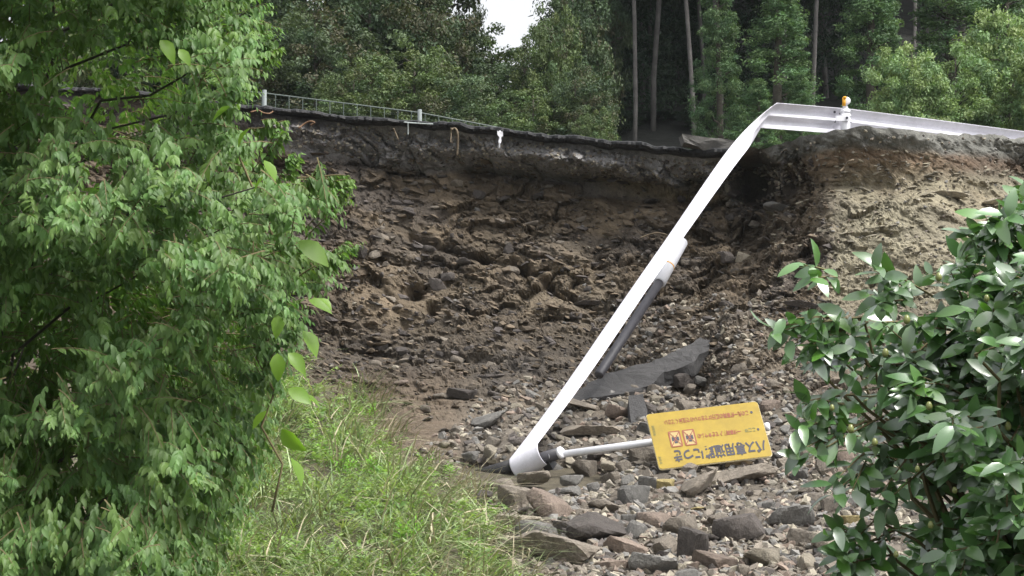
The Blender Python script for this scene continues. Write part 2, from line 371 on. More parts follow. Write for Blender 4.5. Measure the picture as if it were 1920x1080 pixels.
# rows going back over the top, behind the rim
back = []
top = W1[:NX]
for k, (dy, dz) in enumerate([(0.3, 0.0), (1.0, -0.05), (2.5, -0.1), (5, -0.15), (9, -0.2)]):
    b = W0[:NX].copy(); b[:, 1] += dy; b[:, 2] += dz - 0.03; back.append(b)
back = back[::-1]
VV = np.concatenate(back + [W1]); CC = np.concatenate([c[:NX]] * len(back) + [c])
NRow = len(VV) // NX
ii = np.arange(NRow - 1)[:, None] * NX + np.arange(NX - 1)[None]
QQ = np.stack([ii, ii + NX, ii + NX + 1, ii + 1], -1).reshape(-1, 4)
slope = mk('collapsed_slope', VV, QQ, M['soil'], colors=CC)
tag(slope, 'brown collapsed earth face of the landslide with rock strata and rubble apron', 'landslide', kind='structure')
GD = W1.reshape(PX.shape + (3,))
def on_slope(x, y):
    """displaced slope point at pixel"""
    j = int(np.clip(np.searchsorted(XS, x), 0, NX - 1)); r0 = rimy(x)
    i = int(np.clip((y - r0) / (1110 - r0) * (NR - 1), 0, NR - 1)) if y < 1110 else NR + 1
    return GD[i, j], nrm.reshape(PX.shape + (3,))[i, j]

# ------------------------------------------------------------------ far ground sheet, hill, road, near ground
gx = np.concatenate([-np.geomspace(400, 14, 22), np.linspace(-12, 12, 33), np.geomspace(14, 400, 22)])
gy = np.concatenate([[-120, -40, -10, 0], np.linspace(4, 40, 37), np.linspace(42, 110, 35), np.geomspace(120, 900, 14)])
GX, GY = np.meshgrid(gx, gy)
base = np.interp(GY, [-200, 14, 20, 26, 33.5, 35.5, 37, 40, 50, 1000], [-1.75, -1.75, -2.2, -1.9, 0.6, 3.0, 3.9, 4.25, 4.7, 4.7])
u = GX / np.maximum(GY, 30)
rise = np.clip(GY - 50, 0, 60)
hillr = sstep(0.012, 0.05, u)
base = base + rise * (0.07 + 0.33 * hillr) + np.where(GY > 45, 0.3 * fbm(np.stack([GX, GY, GX * 0], -1).reshape(-1, 3) * 0.2, 3, 4).reshape(GX.shape), 0)
gv = np.stack([GX, GY, base], -1).reshape(-1, 3); nx = len(gx)
ii = np.arange(len(gy) - 1)[:, None] * nx + np.arange(nx - 1)[None]
gnd = mk('ground', gv, np.stack([ii, ii + 1, ii + nx + 1, ii + nx], -1).reshape(-1, 4), M['litter'], smooth=True)
tag(gnd, 'dark forest floor rising behind the road', 'ground', kind='structure')
def ground_z(x, y):
    uu = x / max(y, 30); b = np.interp(y, [-200, 14, 20, 26, 33.5, 35.5, 37, 40, 50, 1000], [-1.75, -1.75, -2.2, -1.9, 0.6, 3.0, 3.9, 4.25, 4.7, 4.7])
    return float(b + np.clip(y - 50, 0, 60) * (0.07 + 0.33 * sstep(0.012, 0.05, uu)))

rx = np.arange(-600, 1392, 5.0)
jag = 0.22 * fbm(np.stack([rx * 0.02, rx * 0, rx * 0], -1), 4, 91) + 0.10 * fbm(np.stack([rx * 0.12, rx * 0, rx * 0], -1), 2, 92)
fe = P(rx, rimy(rx), rimd(rx))
droop = 0.03 * fbm(np.stack([rx * 0.03, rx * 0, rx * 0 + 4], -1), 3, 95)
rowsV = []
thick = 0.07 + 0.035 * fbm(np.stack([rx * 0.05, rx * 0, rx * 0 + 9], -1), 3, 96)
for (dy, dz) in [(8.5, 0.05), (5.0, 0.09), (2, 0.09), (0.6, 0.07), (-0.12, 0.055), (-0.30, 0.02)]:
    r_ = fe.copy(); r_[:, 1] += dy + (jag if dy < 0 else 0); r_[:, 2] += dz + 0.03 + (droop if dy < 1 else 0); rowsV.append(r_)
for (dy, f_) in [(-0.31, 0.5), (-0.27, 1.0), (0.1, 1.0), (1.0, 0.8)]:
    r_ = fe.copy(); r_[:, 1] += dy + jag; r_[:, 2] += 0.05 + droop - thick * f_; rowsV.append(r_)
RV = np.concatenate(rowsV); n_ = len(rx); k_ = len(rowsV)
ii = np.arange(k_ - 1)[:, None] * n_ + np.arange(n_ - 1)[None]
RQ = np.stack([ii, ii + 1, ii + n_ + 1, ii + n_], -1).reshape(-1, 4)
rd_ = mk('road', RV, RQ, mats=[M['asphalt'], M['sheet']], midx=np.repeat(np.array([0, 0, 0, 1, 1, 1, 1, 1, 1]), n_ - 1))
tag(rd_, 'broken asphalt road with its black torn edge hanging over the slope', 'road', kind='structure')

# grass bank at lower left
EY = [560, 650, 690, 740, 800, 860, 900, 940, 1000, 1080, 1300, 1420]; EX = [430, 540, 610, 690, 735, 790, 850, 915, 955, 985, 1080, 1150]
bx = np.linspace(-600, 1180, 150); by = np.linspace(560, 1420, 110)
BX, BY = np.meshgrid(bx, by)
ins = np.interp(BY, EY, EX) - BX + 18 * fbm(np.stack([BX * 0.02, BY * 0.02, BX * 0], -1).reshape(-1, 3), 3, 21).reshape(BX.shape)
ins = np.minimum(ins, (BY - 640) * 0.9)
def bankD(x, y, s):
    d = slopeD(x, y)
    return d - (2.7 * sstep(-10, 150, s) - 1.1) * np.interp(y, [600, 800, 1080, 1400], [1.0, 1.0, 0.75, 0.5])
BD = bankD(BX.ravel(), BY.ravel(), ins.ravel())
BW = P(BX.ravel(), BY.ravel(), BD); BW[:, 2] += 0.20 * fbm(BW * 1.3, 3, 22) * np.clip(ins.ravel() / 60, 0, 1)
nb = len(bx); ii = np.arange(len(by) - 1)[:, None] * nb + np.arange(nb - 1)[None]
bk = mk('grassy_bank', BW, np.stack([ii, ii + nb, ii + nb + 1, ii + 1], -1).reshape(-1, 4), M['bank'], smooth=True)
tag(bk, 'earth bank under the weeds at the lower left', 'bank', kind='structure')
def bank_pt(x, y):
    s = np.interp(y, EY, EX) - x; s = np.minimum(s, (y - 640) * 0.9)
    p = P(x, y, bankD(x, y, s)); return p, s
def bank_lift(p, s): p = p.copy(); p[:, 2] += 0.20 * fbm(p * 1.3, 3, 22) * np.clip(s / 60, 0, 1); return p

# ------------------------------------------------------------------ rocks
import bmesh
def ico(sub):
    bm = bmesh.new(); bmesh.ops.create_icosphere(bm, subdivisions=sub, radius=1)
    V = np.array([v.co[:] for v in bm.verts]); T = np.array([[v.index for v in f.verts] for f in bm.faces]); bm.free(); return V, T
ICO = {k: ico(k) for k in (1, 2, 3, 4)}
def rock_shape(seed, sub, flat=0.6, npl=11, rough=0.05):
    g = np.random.default_rng(seed); V, T = ICO[sub]
    n = g.normal(size=(npl, 3)); n /= np.linalg.norm(n, axis=1)[:, None]; d = g.uniform(0.55, 1.0, npl)
    n = np.vstack([n, [0.1, 0, 1], [0, 0, -1]]); d = np.append(d, [0.6, 0.7])
    dots = V @ n.T; rr = np.where(dots > 0.05, d / np.maximum(dots, 0.05), 9.0)
    p = 46.0; r = (np.sum(np.minimum(rr, 9.0) ** -p, axis=1)) ** (-1 / p); r = np.minimum(r, 1.35)
    X = V * r[:, None]
    if sub > 2: X += V * (rough * fbm(X * 2.6 + seed, 3, seed) + 0.5 * rough * fbm(X * 7 + seed, 2, seed + 3))[:, None]
    X *= np.array([g.uniform(0.85, 1.15), g.uniform(0.7, 1.0), flat * g.uniform(0.8, 1.15)])
    return X / np.abs(X[:, 0]).max(), T
def rotmat(g, tilt=0.5):
    e = Matrix.Rotation(g.uniform(0, 6.28), 3, 'Z') @ Matrix.Rotation(g.uniform(-tilt, tilt), 3, 'X') @ Matrix.Rotation(g.uniform(-tilt, tilt), 3, 'Y')
    return e
MESHES = {}
def rock_mesh(shape, tone):
    key = (shape, tone)
    if key not in MESHES:
        X, T = rock_shape(100 + shape * 7, 4 if shape >= 20 else 3, flat=[0.6, 0.8, 0.95, 0.45][shape % 4], npl=6 + shape % 4)
        o = mk('rock', X, T, M[tone], smooth=False); me = o.data; bpy.data.objects.remove(o); MESHES[key] = me
    return MESHES[key]
def put_rock(x, y, wpx, shape, tone, label, group=None, tilt=0.35, hz=1.0, sink=0.25, g=rng, rot=None, lift=0.0, yaw=None):
    base, n = on_slope(x, y)
    s = wpx / 2 * base[1] / F * 1.12
    o = bpy.data.objects.new('rock', rock_mesh(shape, tone)); COL.objects.link(o)
    o.scale = (s, s, s * hz)
    up = Vector((0, -0.15, 1)).normalized()
    e = rotmat(g, tilt)
    if yaw is not None: e = Matrix.Rotation(yaw, 3, 'Z') @ Matrix.Rotation(rot or 0, 3, 'Y')
    elif rot is not None: e = Matrix.Rotation(rot, 3, 'Y') @ e
    o.rotation_euler = e.to_euler()
    p = P(x, y, base[1] + s * 0.15) if y < 1110 else base
    o.location = (p[0], base[1] + s * 0.1, p[2] + lift + s * hz * (0.28 if y > 720 else 0.0))
    tag(o, label, 'rock', group); return o

BIG = [  # px, py, width, shape, tone, tilt-roll, height scale, label
 (1035, 968, 95, 20, 'red', 0.35, 0.9, 'reddish brown flat-topped rock beside the grass edge at the foot of the rubble'),
 (968, 950, 62, 21, 'brown', 0.1, 1.1, 'dark brown blocky rock touching the dry grass on the left of the rubble'),
 (972, 990, 72, 22, 'tan', 0.0, 0.6, 'pale flat rock right against the green grass edge'),
 (1108, 1010, 120, 23, 'dark', 0.45, 0.9, 'large dark brown slab rock tilted over a black hollow'),
 (1045, 1052, 175, 24, 'brown', 0.22, 0.75, 'largest broad brown boulder at the bottom beside the grass'),
 (1015, 1015, 80, 25, 'grey', 0.1, 0.7, 'grey brown rock on top of the broad boulder at the bottom'),
 (1292, 1048, 58, 26, 'dark', 0.1, 1.7, 'tall dark pointed rock at the bottom edge of the rubble'),
 (1385, 1012, 92, 27, 'dark', -0.3, 1.3, 'dark pyramid shaped rock near the bottom of the rubble'),
 (1175, 1038, 88, 28, 'red', 0.3, 0.7, 'reddish brown long rock leaning beside the tall dark pointed rock'),
 (1285, 1005, 70, 29, 'brown', -0.2, 1.0, 'brown rounded rock behind the tall dark pointed rock'),
 (1480, 985, 85, 30, 'grey', -0.2, 0.9, 'big grey brown rock left of the camellia at the lower right'),
 (1400, 905, 150, 31, 'brown', -0.25, 0.6, 'long flat brown rock lying below the yellow sign'),
 (1300, 925, 95, 23, 'brown', -0.5, 0.7, 'tilted flaky brown rock left of the long flat one below the sign'),
 (1245, 917, 50, 21, 'ochre', -0.1, 0.8, 'small mustard yellow rock below the left corner of the sign'),
 (1210, 917, 40, 26, 'grey', 0.0, 1.2, 'small blue grey block beside the mustard yellow rock'),
 (1100, 890, 52, 29, 'brown', 0.0, 1.1, 'round brown rock under the white sign pole'),
 (905, 800, 95, 23, 'grey', -0.35, 0.5, 'flat grey slab tilted to the left of the hanging rail'),
 (1112, 818, 112, 24, 'brown', 0.0, 0.5, 'flat brown slab rock above the white sign pole'),
 (1095, 768, 90, 31, 'brown', 0.3, 0.6, 'long brown rock just below the fallen asphalt slab'),
 (1163, 785, 52, 22, 'red', 0.2, 0.9, 'reddish block between the brown slab and the standing dark asphalt piece'),
 (1165, 760, 44, 27, 'tan', 0.2, 0.8, 'pale brown stone directly under the asphalt slab'),
 (1000, 905, 60, 22, 'brown', -0.2, 0.7, 'flat brown rock under the end of the hanging rail'),
 (940, 918, 75, 29, 'brown', -0.15, 0.55, 'low rounded brown rock below the black guard post'),
 (1270, 712, 62, 21, 'dark', 0.0, 1.0, 'dark reddish block wedged under the asphalt slab'),
 (1455, 388, 52, 30, 'grey', 0.25, 0.75, 'dark grey flat rock stuck in the upper right of the pit wall'),
 (1487, 405, 34, 27, 'dark', 0.3, 0.8, 'small black rock just right of the flat grey one in the pit wall'),
 (1393, 484, 38, 26, 'tan', 0.3, 1.1, 'pale grey stone standing in the shaded corner of the pit'),
 (1778, 366, 84, 24, 'tan', 0.12, 0.42, 'flat pale yellow slab poking out of the tan bank at right'),
 (1855, 380, 52, 23, 'tan', -0.2, 0.5, 'flat tan rock in the bank right of the pale yellow slab'),
 (1515, 575, 85, 24, 'dark', 0.3, 0.6, 'dark slab embedded under the tan spur behind the camellia tips'),
 (1110, 568, 60, 24, 'dark', 0.05, 0.55, 'dark flat rock sticking out of the middle of the pit wall'),
 (700, 568, 46, 24, 'grey', 0.3, 0.35, 'pale grey flake in the left of the pit wall'),
 (870, 745, 60, 21, 'dark', 0.1, 0.7, 'dark brown rock at the left foot of the pit wall'),
 (925, 712, 62, 22, 'dark', -0.1, 0.7, 'dark rock at the foot of the wall above the tilted slab'),
 (1590, 985, 50, 28, 'ochre', -0.1, 0.8, 'yellowish stone half hidden by camellia leaves'),
 (1560, 1035, 70, 20, 'tan', 0.2, 0.8, 'pale stone under the camellia at the lower right'),
 (1180, 985, 40, 26, 'grey', -0.1, 0.9, 'small grey pointed stone in the middle of the lower rubble'),
 (1135, 958, 62, 30, 'brown', 0.4, 0.6, 'arched brown rock in the middle of the lower rubble'),
 (1230, 985, 60, 20, 'red', -0.1, 0.8, 'small dark red rock behind the brown rounded rock'),
 (1060, 1000, 40, 22, 'dark', 0, 1.0, 'small dark stone in the gap beside the tilted slab rock'),
 (1440, 1060, 85, 29, 'tan', 0.0, 0.8, 'pale brown boulder at the bottom edge right of the dark pyramid rock'),
 (1340, 1065, 70, 21, 'red', 0.2, 0.7, 'pinkish flat rock at the bottom edge between two dark rocks'),
 (1225, 1070, 75, 22, 'grey', 0.1, 0.7, 'grey rock at the bottom edge left of the tall pointed rock'),
 (1140, 1068, 60, 28, 'red', -0.1, 0.6, 'small reddish stone at the bottom edge beside the broad boulder'),
]
BIGXY = []
for (x, y, wd, sh, tone, rot, hz, lab) in BIG:
    if y > 940 and wd < 85: wd = wd * 1.15
    put_rock(x, y, wd, sh, tone, lab, rot=rot * 0.9, hz=hz * (1.3 if y > 780 else 1.0), yaw=random.uniform(-0.5, 0.5)); BIGXY.append((x, y, wd))

REFS = [(x, y, wd, lab) for x, y, wd, lab in [
 (1035, 968, 95, 'the reddish rock by the grass'), (972, 990, 72, 'the pale flat rock by the grass'), (1108, 1010, 120, 'the tilted dark slab rock'), (1045, 1052, 175, 'the broad boulder'),
 (1292, 1048, 58, 'the tall dark pointed rock'), (1385, 1012, 92, 'the dark pyramid rock'), (1480, 985, 85, 'the big grey rock by the camellia'), (1400, 905, 150, 'the long flat rock under the sign'),
 (1245, 917, 50, 'the mustard yellow rock'), (1100, 890, 52, 'the round rock under the pole'), (905, 800, 95, 'the tilted grey slab'), (1112, 818, 112, 'the flat brown slab above the pole'),
 (1000, 860, 60, 'the rolled rail end'), (1195, 775, 40, 'the upright asphalt piece'), (1200, 710, 150, 'the big asphalt slab'), (1110, 568, 60, 'the flat rock in mid wall'), (700, 568, 46, 'the pale flake in the wall'),
 (1455, 388, 52, 'the grey flat rock in the wall'), (1393, 484, 38, 'the pale stone in the corner'), (870, 745, 60, 'the dark rock at the wall foot'), (1330, 815, 200, 'the yellow sign'), (1260, 490, 40, 'the white end of the loose post'),
 (1440, 1060, 85, 'the pale boulder at the bottom'), (1135, 958, 62, 'the arched rock'), (780, 540, 40, 'the black hole in the wall'), (940, 470, 60, 'the dark cleft in the wall'), (1160, 620, 40, 'the black half of the loose post'), (1225, 1070, 75, 'the grey rock at the bottom')]]
USED = set()
def relation(x, y, k=0):
    a, b, wd, nm = sorted(REFS, key=lambda r_: math.hypot(r_[0] - x, (r_[1] - y) * 1.4))[k]; dx, dy = x - a, (y - b)
    far = 'just ' if math.hypot(dx, dy) < 55 + wd / 2 else ''
    if abs(dx) > 2.4 * abs(dy): return far + ('right of ' if dx > 0 else 'left of ') + nm
    if abs(dy) > 2.4 * abs(dx): return far + ('below ' if dy > 0 else 'above ') + nm
    return far + ('lower ' if dy > 0 else 'upper ') + ('right of ' if dx > 0 else 'left of ') + nm
def zone(x, y):
    if y < 700:
        if x < 900: return 'in the left part of the pit wall'
        if x < 1200: return 'in the middle of the pit wall behind the rail'
        return 'in the shaded right side of the pit beside the loose post'
    if y < 830:
        if x < 950: return 'on the upper rubble left of the hanging rail'
        if x < 1215: return 'between the rail and the top of the yellow sign'
        return 'on the slope above and right of the yellow sign'
    if y < 900:
        if x < 1060: return 'around the lower end of the rail'
        if x < 1230: return 'under the white sign pole'
        return 'directly below the yellow sign'
    if x < 1060: return 'beside the grass edge in the lower rubble'
    if y < 990:
        if x < 1240: return 'in the middle of the lower rubble'
        if x < 1420: return 'in the rubble between sign and dark pyramid rock'
        return 'beside the camellia in the lower rubble'
    if x < 1260: return 'in the bottom left corner of the rubble'
    if x < 1450: return 'along the bottom edge near the tall dark rock'
    return 'at the bottom edge under the camellia'
GE = lambda y: np.interp(y, EY, EX)
placed = list(BIGXY); cnt = 0; tries = 0
TONEW = {'brown': 'brown', 'grey': 'grey', 'red': 'reddish', 'tan': 'pale', 'dark': 'dark', 'ochre': 'yellowish'}
def sample_spot(g):
    r = g.random()
    if r < 0.80:
        y = 730 + 360 * g.random() ** 0.9; x = g.uniform(max(GE(y) - 15, 830 if y < 870 else 0), 1640)
        if y < 800: x = g.uniform(780, 1480)
    else: y = g.uniform(330, 740); x = g.uniform(620, 1440)
    return x, y
while cnt < 252 and tries < 9000:
    tries += 1
    x, y = sample_spot(rng)
    wd = np.interp(y, [330, 740, 850, 1000, 1080], [17, 25, 32, 42, 50]) * rng.uniform(0.75, 1.6)
    if any((x - a) ** 2 + ((y - b) * 1.5) ** 2 < ((wd + c_) * 0.40) ** 2 for a, b, c_ in placed): continue
    placed.append((x, y, wd))
    tone = rng.choice(['brown', 'grey', 'red', 'tan', 'dark', 'ochre'], p=[0.36, 0.2, 0.14, 0.15, 0.13, 0.02])
    if y < 700: tone = rng.choice(['brown', 'dark'], p=[0.45, 0.55])
    sh = int(rng.integers(0, 14)); sz = 'small' if wd < np.interp(y, [330, 740, 1080], [20, 26, 48]) else 'medium'
    shp = ['flattish', 'blocky', 'chunky', 'flat'][sh % 4]
    z = zone(x, y)
    for k_ in range(4):
        lab = '%s %s %s rock %s' % (sz, TONEW[tone], shp, relation(x, y, k_))
        if lab not in USED: break
    USED.add(lab)
    put_rock(x, y, wd, sh, tone, lab, 'rocks fallen or stuck in the landslide', hz=rng.uniform(0.8, 1.25) * (1.25 if y > 840 else 1.0))
    cnt += 1

# small rubble and pebbles: beyond counting
def hull_shape(seed, flat):
    g = np.random.default_rng(seed); bm = bmesh.new()
    for v in g.normal(size=(13, 3)): v = v / np.linalg.norm(v) * g.uniform(0.7, 1.0); bm.verts.new((v[0], v[1] * 0.8, v[2] * flat))
    r = bmesh.ops.convex_hull(bm, input=bm.verts[:]); bmesh.ops.delete(bm, geom=[v for v in bm.verts if not v.link_faces], context='VERTS'); bmesh.ops.triangulate(bm, faces=bm.faces[:])
    bm.verts.index_update(); V = np.array([v.co[:] for v in bm.verts]); T = np.array([[v.index for v in f.verts] for f in bm.faces]); bm.free(); return V, T
protos = [hull_shape(900 + k, rng.uniform(0.35, 0.85)) for k in range(16)]
tones = np.array([[0.165, 0.142, 0.115], [0.16, 0.153, 0.142], [0.195, 0.15, 0.12], [0.28, 0.25, 0.195], [0.09, 0.078, 0.07], [0.23, 0.208, 0.17]])
def scatter(n, spot, size, wts, dark=1.0):
    mb = MB()
    for _ in range(n):
        x, y = spot(); s = size(y); b, nn = on_slope(x, y); s = s / 2 * b[1] / F
        X, T = protos[int(rng.integers(0, 16))]
        Rm = np.array(rotmat(rng, 0.7)); X = (X * s) @ Rm.T + b + nn * s * 0.25
        mb.add(X, T=T, c=tones[rng.choice(6, p=wts)] * rng.uniform(0.75, 1.5) * dark)
    return mb
def spot_rub():
    y = 735 + 380 * rng.random() ** 0.95; x = rng.uniform(max(GE(y) - 30, np.interp(y, [735, 800, 860], [930, 840, 760])), 1720)
    return x, y
def spot_face():
    while True:
        x = rng.uniform(560, 1560); y = rng.uniform(rimy(x) + 14, 740); return x, y
def spot_corner(): return rng.uniform(1150, 1500), rng.uniform(560, 760)
def spot_hump(): x = rng.uniform(1420, 1930); return x, rng.uniform(rimy(x) + 8, 620)
def spot_base(): x = rng.uniform(520, 1390); return x, rimy(x) + rng.uniform(10, 62)
def spot_gravel(): x = rng.uniform(1345, 1500); return x, rng.uniform(325, 365) - (x - 1400) * 0.2
def flakes(n):
    mb = MB(); Rs = Matrix.Rotation(R(17), 3, 'Y')
    for _ in range(n):
        x = rng.uniform(540, 1560); y = rng.uniform(rimy(x) + 50, 760) if rng.random() < 0.7 else rng.uniform(580, 770)
        b, nn = on_slope(x, y); s_ = rng.choice([7, 11, 17, 26], p=[0.4, 0.35, 0.18, 0.07]) * rng.uniform(0.7, 1.3) / 2 * b[1] / F
        X, T = protos[int(rng.integers(0, 16))]; X = X * np.array([s_ * 1.25, s_, s_ * rng.uniform(0.35, 0.7)])
        Rm = np.array(Rs @ rotmat(rng, 0.3)); X = X @ Rm.T + b + nn * s_ * 0.25
        base_ = np.array([0.104, 0.080, 0.055]) if rng.random() < 0.75 else np.array([0.07, 0.06, 0.055])
        mb.add(X, T=T, c=base_ * rng.uniform(0.7, 1.5))
    return mb
m1 = scatter(5200, spot_rub, lambda y: np.interp(y, [735, 1110], [9, 17]) * (0.5 + 1.9 * rng.random() ** 2.2), [0.32, 0.2, 0.12, 0.2, 0.08, 0.08])
def spot_up():
    y = 715 + 180 * rng.random(); return rng.uniform(np.interp(y, [715, 800, 850], [960, 850, 800]), 1560), y
mu_ = scatter(1000, spot_up, lambda y: np.interp(y, [715, 900], [12, 20]) * rng.uniform(0.8, 2.0), [0.38, 0.2, 0.1, 0.1, 0.18, 0.04], 0.88)
for v, t_, c_ in zip(mu_.V, mu_.T, mu_.C): m1.add(v, T=t_ - t_.min(), c=c_)
def spot_low():
    y = 850 + 250 * rng.random(); return rng.uniform(GE(y) - 10, 1680), y
mx_ = scatter(2100, spot_low, lambda y: np.interp(y, [850, 1100], [16, 27]) * rng.uniform(0.8, 1.7), [0.34, 0.2, 0.14, 0.12, 0.14, 0.06])
for v, t_, c_ in zip(mx_.V, mx_.T, mx_.C): m1.add(v, T=t_ - t_.min(), c=c_)
tag(m1.build('rubble', M['rubble']), 'loose broken stones covering the foot of the landslide', 'rubble', kind='stuff')
m2 = scatter(900, spot_face, lambda y: 7 * (0.5 + 2.2 * rng.random() ** 2), [0.5, 0.08, 0.1, 0.06, 0.24, 0.02], 0.62)
fl = flakes(3600)
for _ in range(1100):
    x = rng.uniform(1430, 1930); y = rng.uniform(rimy(x) + 40, 640); b, nn = on_slope(x, y); s_ = rng.choice([7, 12, 20], p=[0.5, 0.35, 0.15]) * rng.uniform(0.7, 1.3) / 2 * b[1] / F
    X, T = protos[int(rng.integers(0, 16))]; X = (X * np.array([s_ * 1.3, s_, s_ * rng.uniform(0.3, 0.6)])) @ np.array(rotmat(rng, 0.3)).T + b + nn * s_ * 0.2
    fl.add(X, T=T, c=np.array([0.20, 0.178, 0.132]) * rng.uniform(0.55, 1.35))
for v, t_, c_ in zip(fl.V, fl.T, fl.C): m2.add(v, T=t_ - t_.min(), c=c_)
for (n, sp, sz) in [(600, spot_corner, 14), (700, spot_hump, 7), (220, spot_gravel, 9), (1500, spot_base, 7)]:
    mm = scatter(n, sp, lambda y: sz * rng.uniform(0.5, 1.6), [0.3, 0.22, 0.06, 0.27, 0.1, 0.05], 0.9)
    for v, t_, c_ in zip(mm.V, mm.T, mm.C): m2.add(v, T=t_ - t_.min(), c=c_)
tag(m2.build('stones_in_soil', M['rubble']), 'small stones and flakes sticking out of the soil of the pit wall', 'stones', kind='stuff')

# ------------------------------------------------------------------ guard rail
AB = [(2300, 296, 34.5, 2300, 343, 34.5), (1918, 246, 32.2, 1918, 292, 32.2), (1750, 224, 31.2, 1750, 272, 31.2), (1592, 204, 30.45, 1592, 252, 30.45),
      (1457, 193, 29.8, 1426, 240, 29.8), (1430, 212, 29.65, 1413, 263, 29.6), (1392, 247, 29.4, 1400, 284, 29.2), (1354, 292, 29.1, 1384, 300, 28.85),
      (1256, 440, 28.2, 1290, 433, 27.95), (1183, 541, 27.4, 1224, 525, 27.2), (1076, 700, 25.95, 1122, 679, 25.78), (1012, 789, 25.1, 1058, 766, 24.95), (958, 858, 24.55, 1007, 833, 24.4)]
Apt = np.array([P(a[0], a[1], a[2]) for a in AB]); Bpt = np.array([P(a[3], a[4], a[5]) for a in AB])
prof = [(0, 0), (0.03, 0.012), (0.09, 0.012), (0.2, 0.075), (0.36, 0.08), (0.47, 0.012), (0.53, 0.012), (0.64, 0.08), (0.8, 0.075), (0.91, 0.012), (0.97, 0.012), (1, 0)]
def interp_st(t):
    k = np.arange(len(Apt)); return np.array([np.interp(t, k, Apt[:, i]) for i in range(3)]).T, np.array([np.interp(t, k, Bpt[:, i]) for i in range(3)]).T
tt = np.concatenate([np.linspace(0, 3.9, 30), [3.95, 4.0, 4.06], np.linspace(4.15, 12, 90)])
SA, SB = interp_st(tt)
# smooth the hanging run
def smooth(a, m0, it):
    for _ in range(it): a[m0 + 1:-1] = (a[m0:-2] + 2 * a[m0 + 1:-1] + a[m0 + 2:]) / 4
m0 = 33; smooth(SA, m0, 60); smooth(SB, m0, 60)
h = SB - SA; d = np.gradient(SA + SB, axis=0); nr = np.cross(d, h); nr /= np.linalg.norm(nr, axis=1)[:, None]
nr *= np.where(np.arange(len(nr)) < 33, np.sign(nr[:, 1:2]).ravel(), 0)[:, None] + 0 * nr
hang = np.arange(len(tt)) >= 33
nn2 = np.cross(d, h); nn2 /= np.linalg.norm(nn2, axis=1)[:, None]
sg = np.sign(nn2[10, 1]); nr = nn2 * sg                                    # away from camera on the standing run
depthf = np.where(hang, np.clip(1 - (tt - 4) * 0.85, 0.07, 1), 1.0) * np.interp(tt, [0, 3.85, 4.0, 4.3], [1, 1, 0.5, 0.6])
rows = [SA + h * t_ + nr * (o_ * depthf)[:, None] for t_, o_ in prof]
# rolled end: wraps back round a short post
A_e, B_e = SA[-1], SB[-1]; hh = (B_e - A_e); hu = hh / np.linalg.norm(hh); dd = d[-1] - hu * np.dot(d[-1], hu); dd /= np.linalg.norm(dd)
right = np.cross(hu, dd); right *= np.sign(right[1])      # the sheet curls back, away from the viewer
Rr = 0.135; Cn = A_e + right * Rr
phs = np.linspace(0, R(205), 22)[1:]
rows = [np.vstack([r_, [Cn + (-right * math.cos(p_) + dd * math.sin(p_)) * Rr + hh * (t_ * 1.08 - 0.04) for p_ in phs]]) for (t_, o_), r_ in zip(prof, rows)]
nS = len(rows[0]); BV = np.stack(rows, 0).reshape(-1, 3)
ii = np.arange(len(rows) - 1)[:, None] * nS + np.arange(nS - 1)[None]
BQ = np.stack([ii, ii + 1, ii + nS + 1, ii + nS], -1).reshape(-1, 4)
pb = P(1585, 250, 30.2)
rail = empty('guardrail', pb, 'white steel guard rail torn from its road edge and hanging down into the pit', 'guardrail')
beam = mk('beam', BV, BQ, M['whiterail'], smooth=True); under(beam, rail)
so_ = beam.modifiers.new('t', 'SOLIDIFY'); so_.thickness = 0.006; so_.offset = 0
mb = MB(); mb.tube([P(1585, 268, 30.22), P(1585, 207, 30.22)], 0.066, 20); MBc = mb.build('post', M['white'], rail, True)
mb = MB(); mb.tube([P(1585, 212, 30.22), P(1585, 205, 30.22)], [0.072, 0.06], 20).tube([P(1585, 218.5, 30.22), P(1585, 216, 30.22)], 0.074, 20); mb.build('post_cap', M['white'], rail, True)
mb = MB(); mb.box(P(1580, 222, 30.13), (0.09, 0, 0), (0, 0.02, 0), (0, 0, 0.035)); mb.build('bracket', M['white'], rail)
sp = P(1565, 228, 30.36)
mb = MB(); mb.box(P(1561, 227, 30.42), (0.10, 0, -0.012), (0, 0.006, 0), (0, 0, 0.15)); mb.build('splice_plate', M['whiterail'], rail)
for (bx_, by_) in [(1565, 210), (1565.5, 227.5), (1588, 221), (1594, 212.5), (1595, 229), (1576, 213)]:
    mb = MB(); D_ = 30.38 if abs(bx_ - 1588) > 1 else 30.12
    mb.tube([P(bx_, by_, D_), P(bx_, by_, D_ - 0.03)], 0.017 if bx_ < 1590 else 0.012, 8); mb.build('bolt', M['bolt'], rail)
mb = MB(); mb.tube([P(1585, 206, 30.22), P(1585, 198, 30.22)], [0.045, 0.03], 14)
dl = mb.build('delineator', M['white'], rail, True)
mb = MB(); cc = P(1587, 189.5, 30.2); mb.tube([cc + np.array([0, 0.03, 0]), cc + np.array([0, 0.02, 0]), cc + np.array([0, -0.03, 0]), cc + np.array([0, -0.035, 0])], [0.03, 0.052, 0.052, 0.035], 18)
o = mb.build('reflector_housing', M['white'], None, True); o.parent = dl; o.matrix_parent_inverse = dl.matrix_world.inverted() if False else Matrix.Translation(rail.location).inverted() @ Matrix.Translation(rail.location)
mb = MB(); mb.box(P(1582.5, 191, 30.14), (0.022, 0, 0), (0, 0.012, 0), (0, 0, 0.055)); mb.tube([P(1584, 184, 30.14), P(1584, 181, 30.14)], [0.03, 0.02], 10)
o = mb.build('reflector', M['amber'], None, True); o.parent = dl

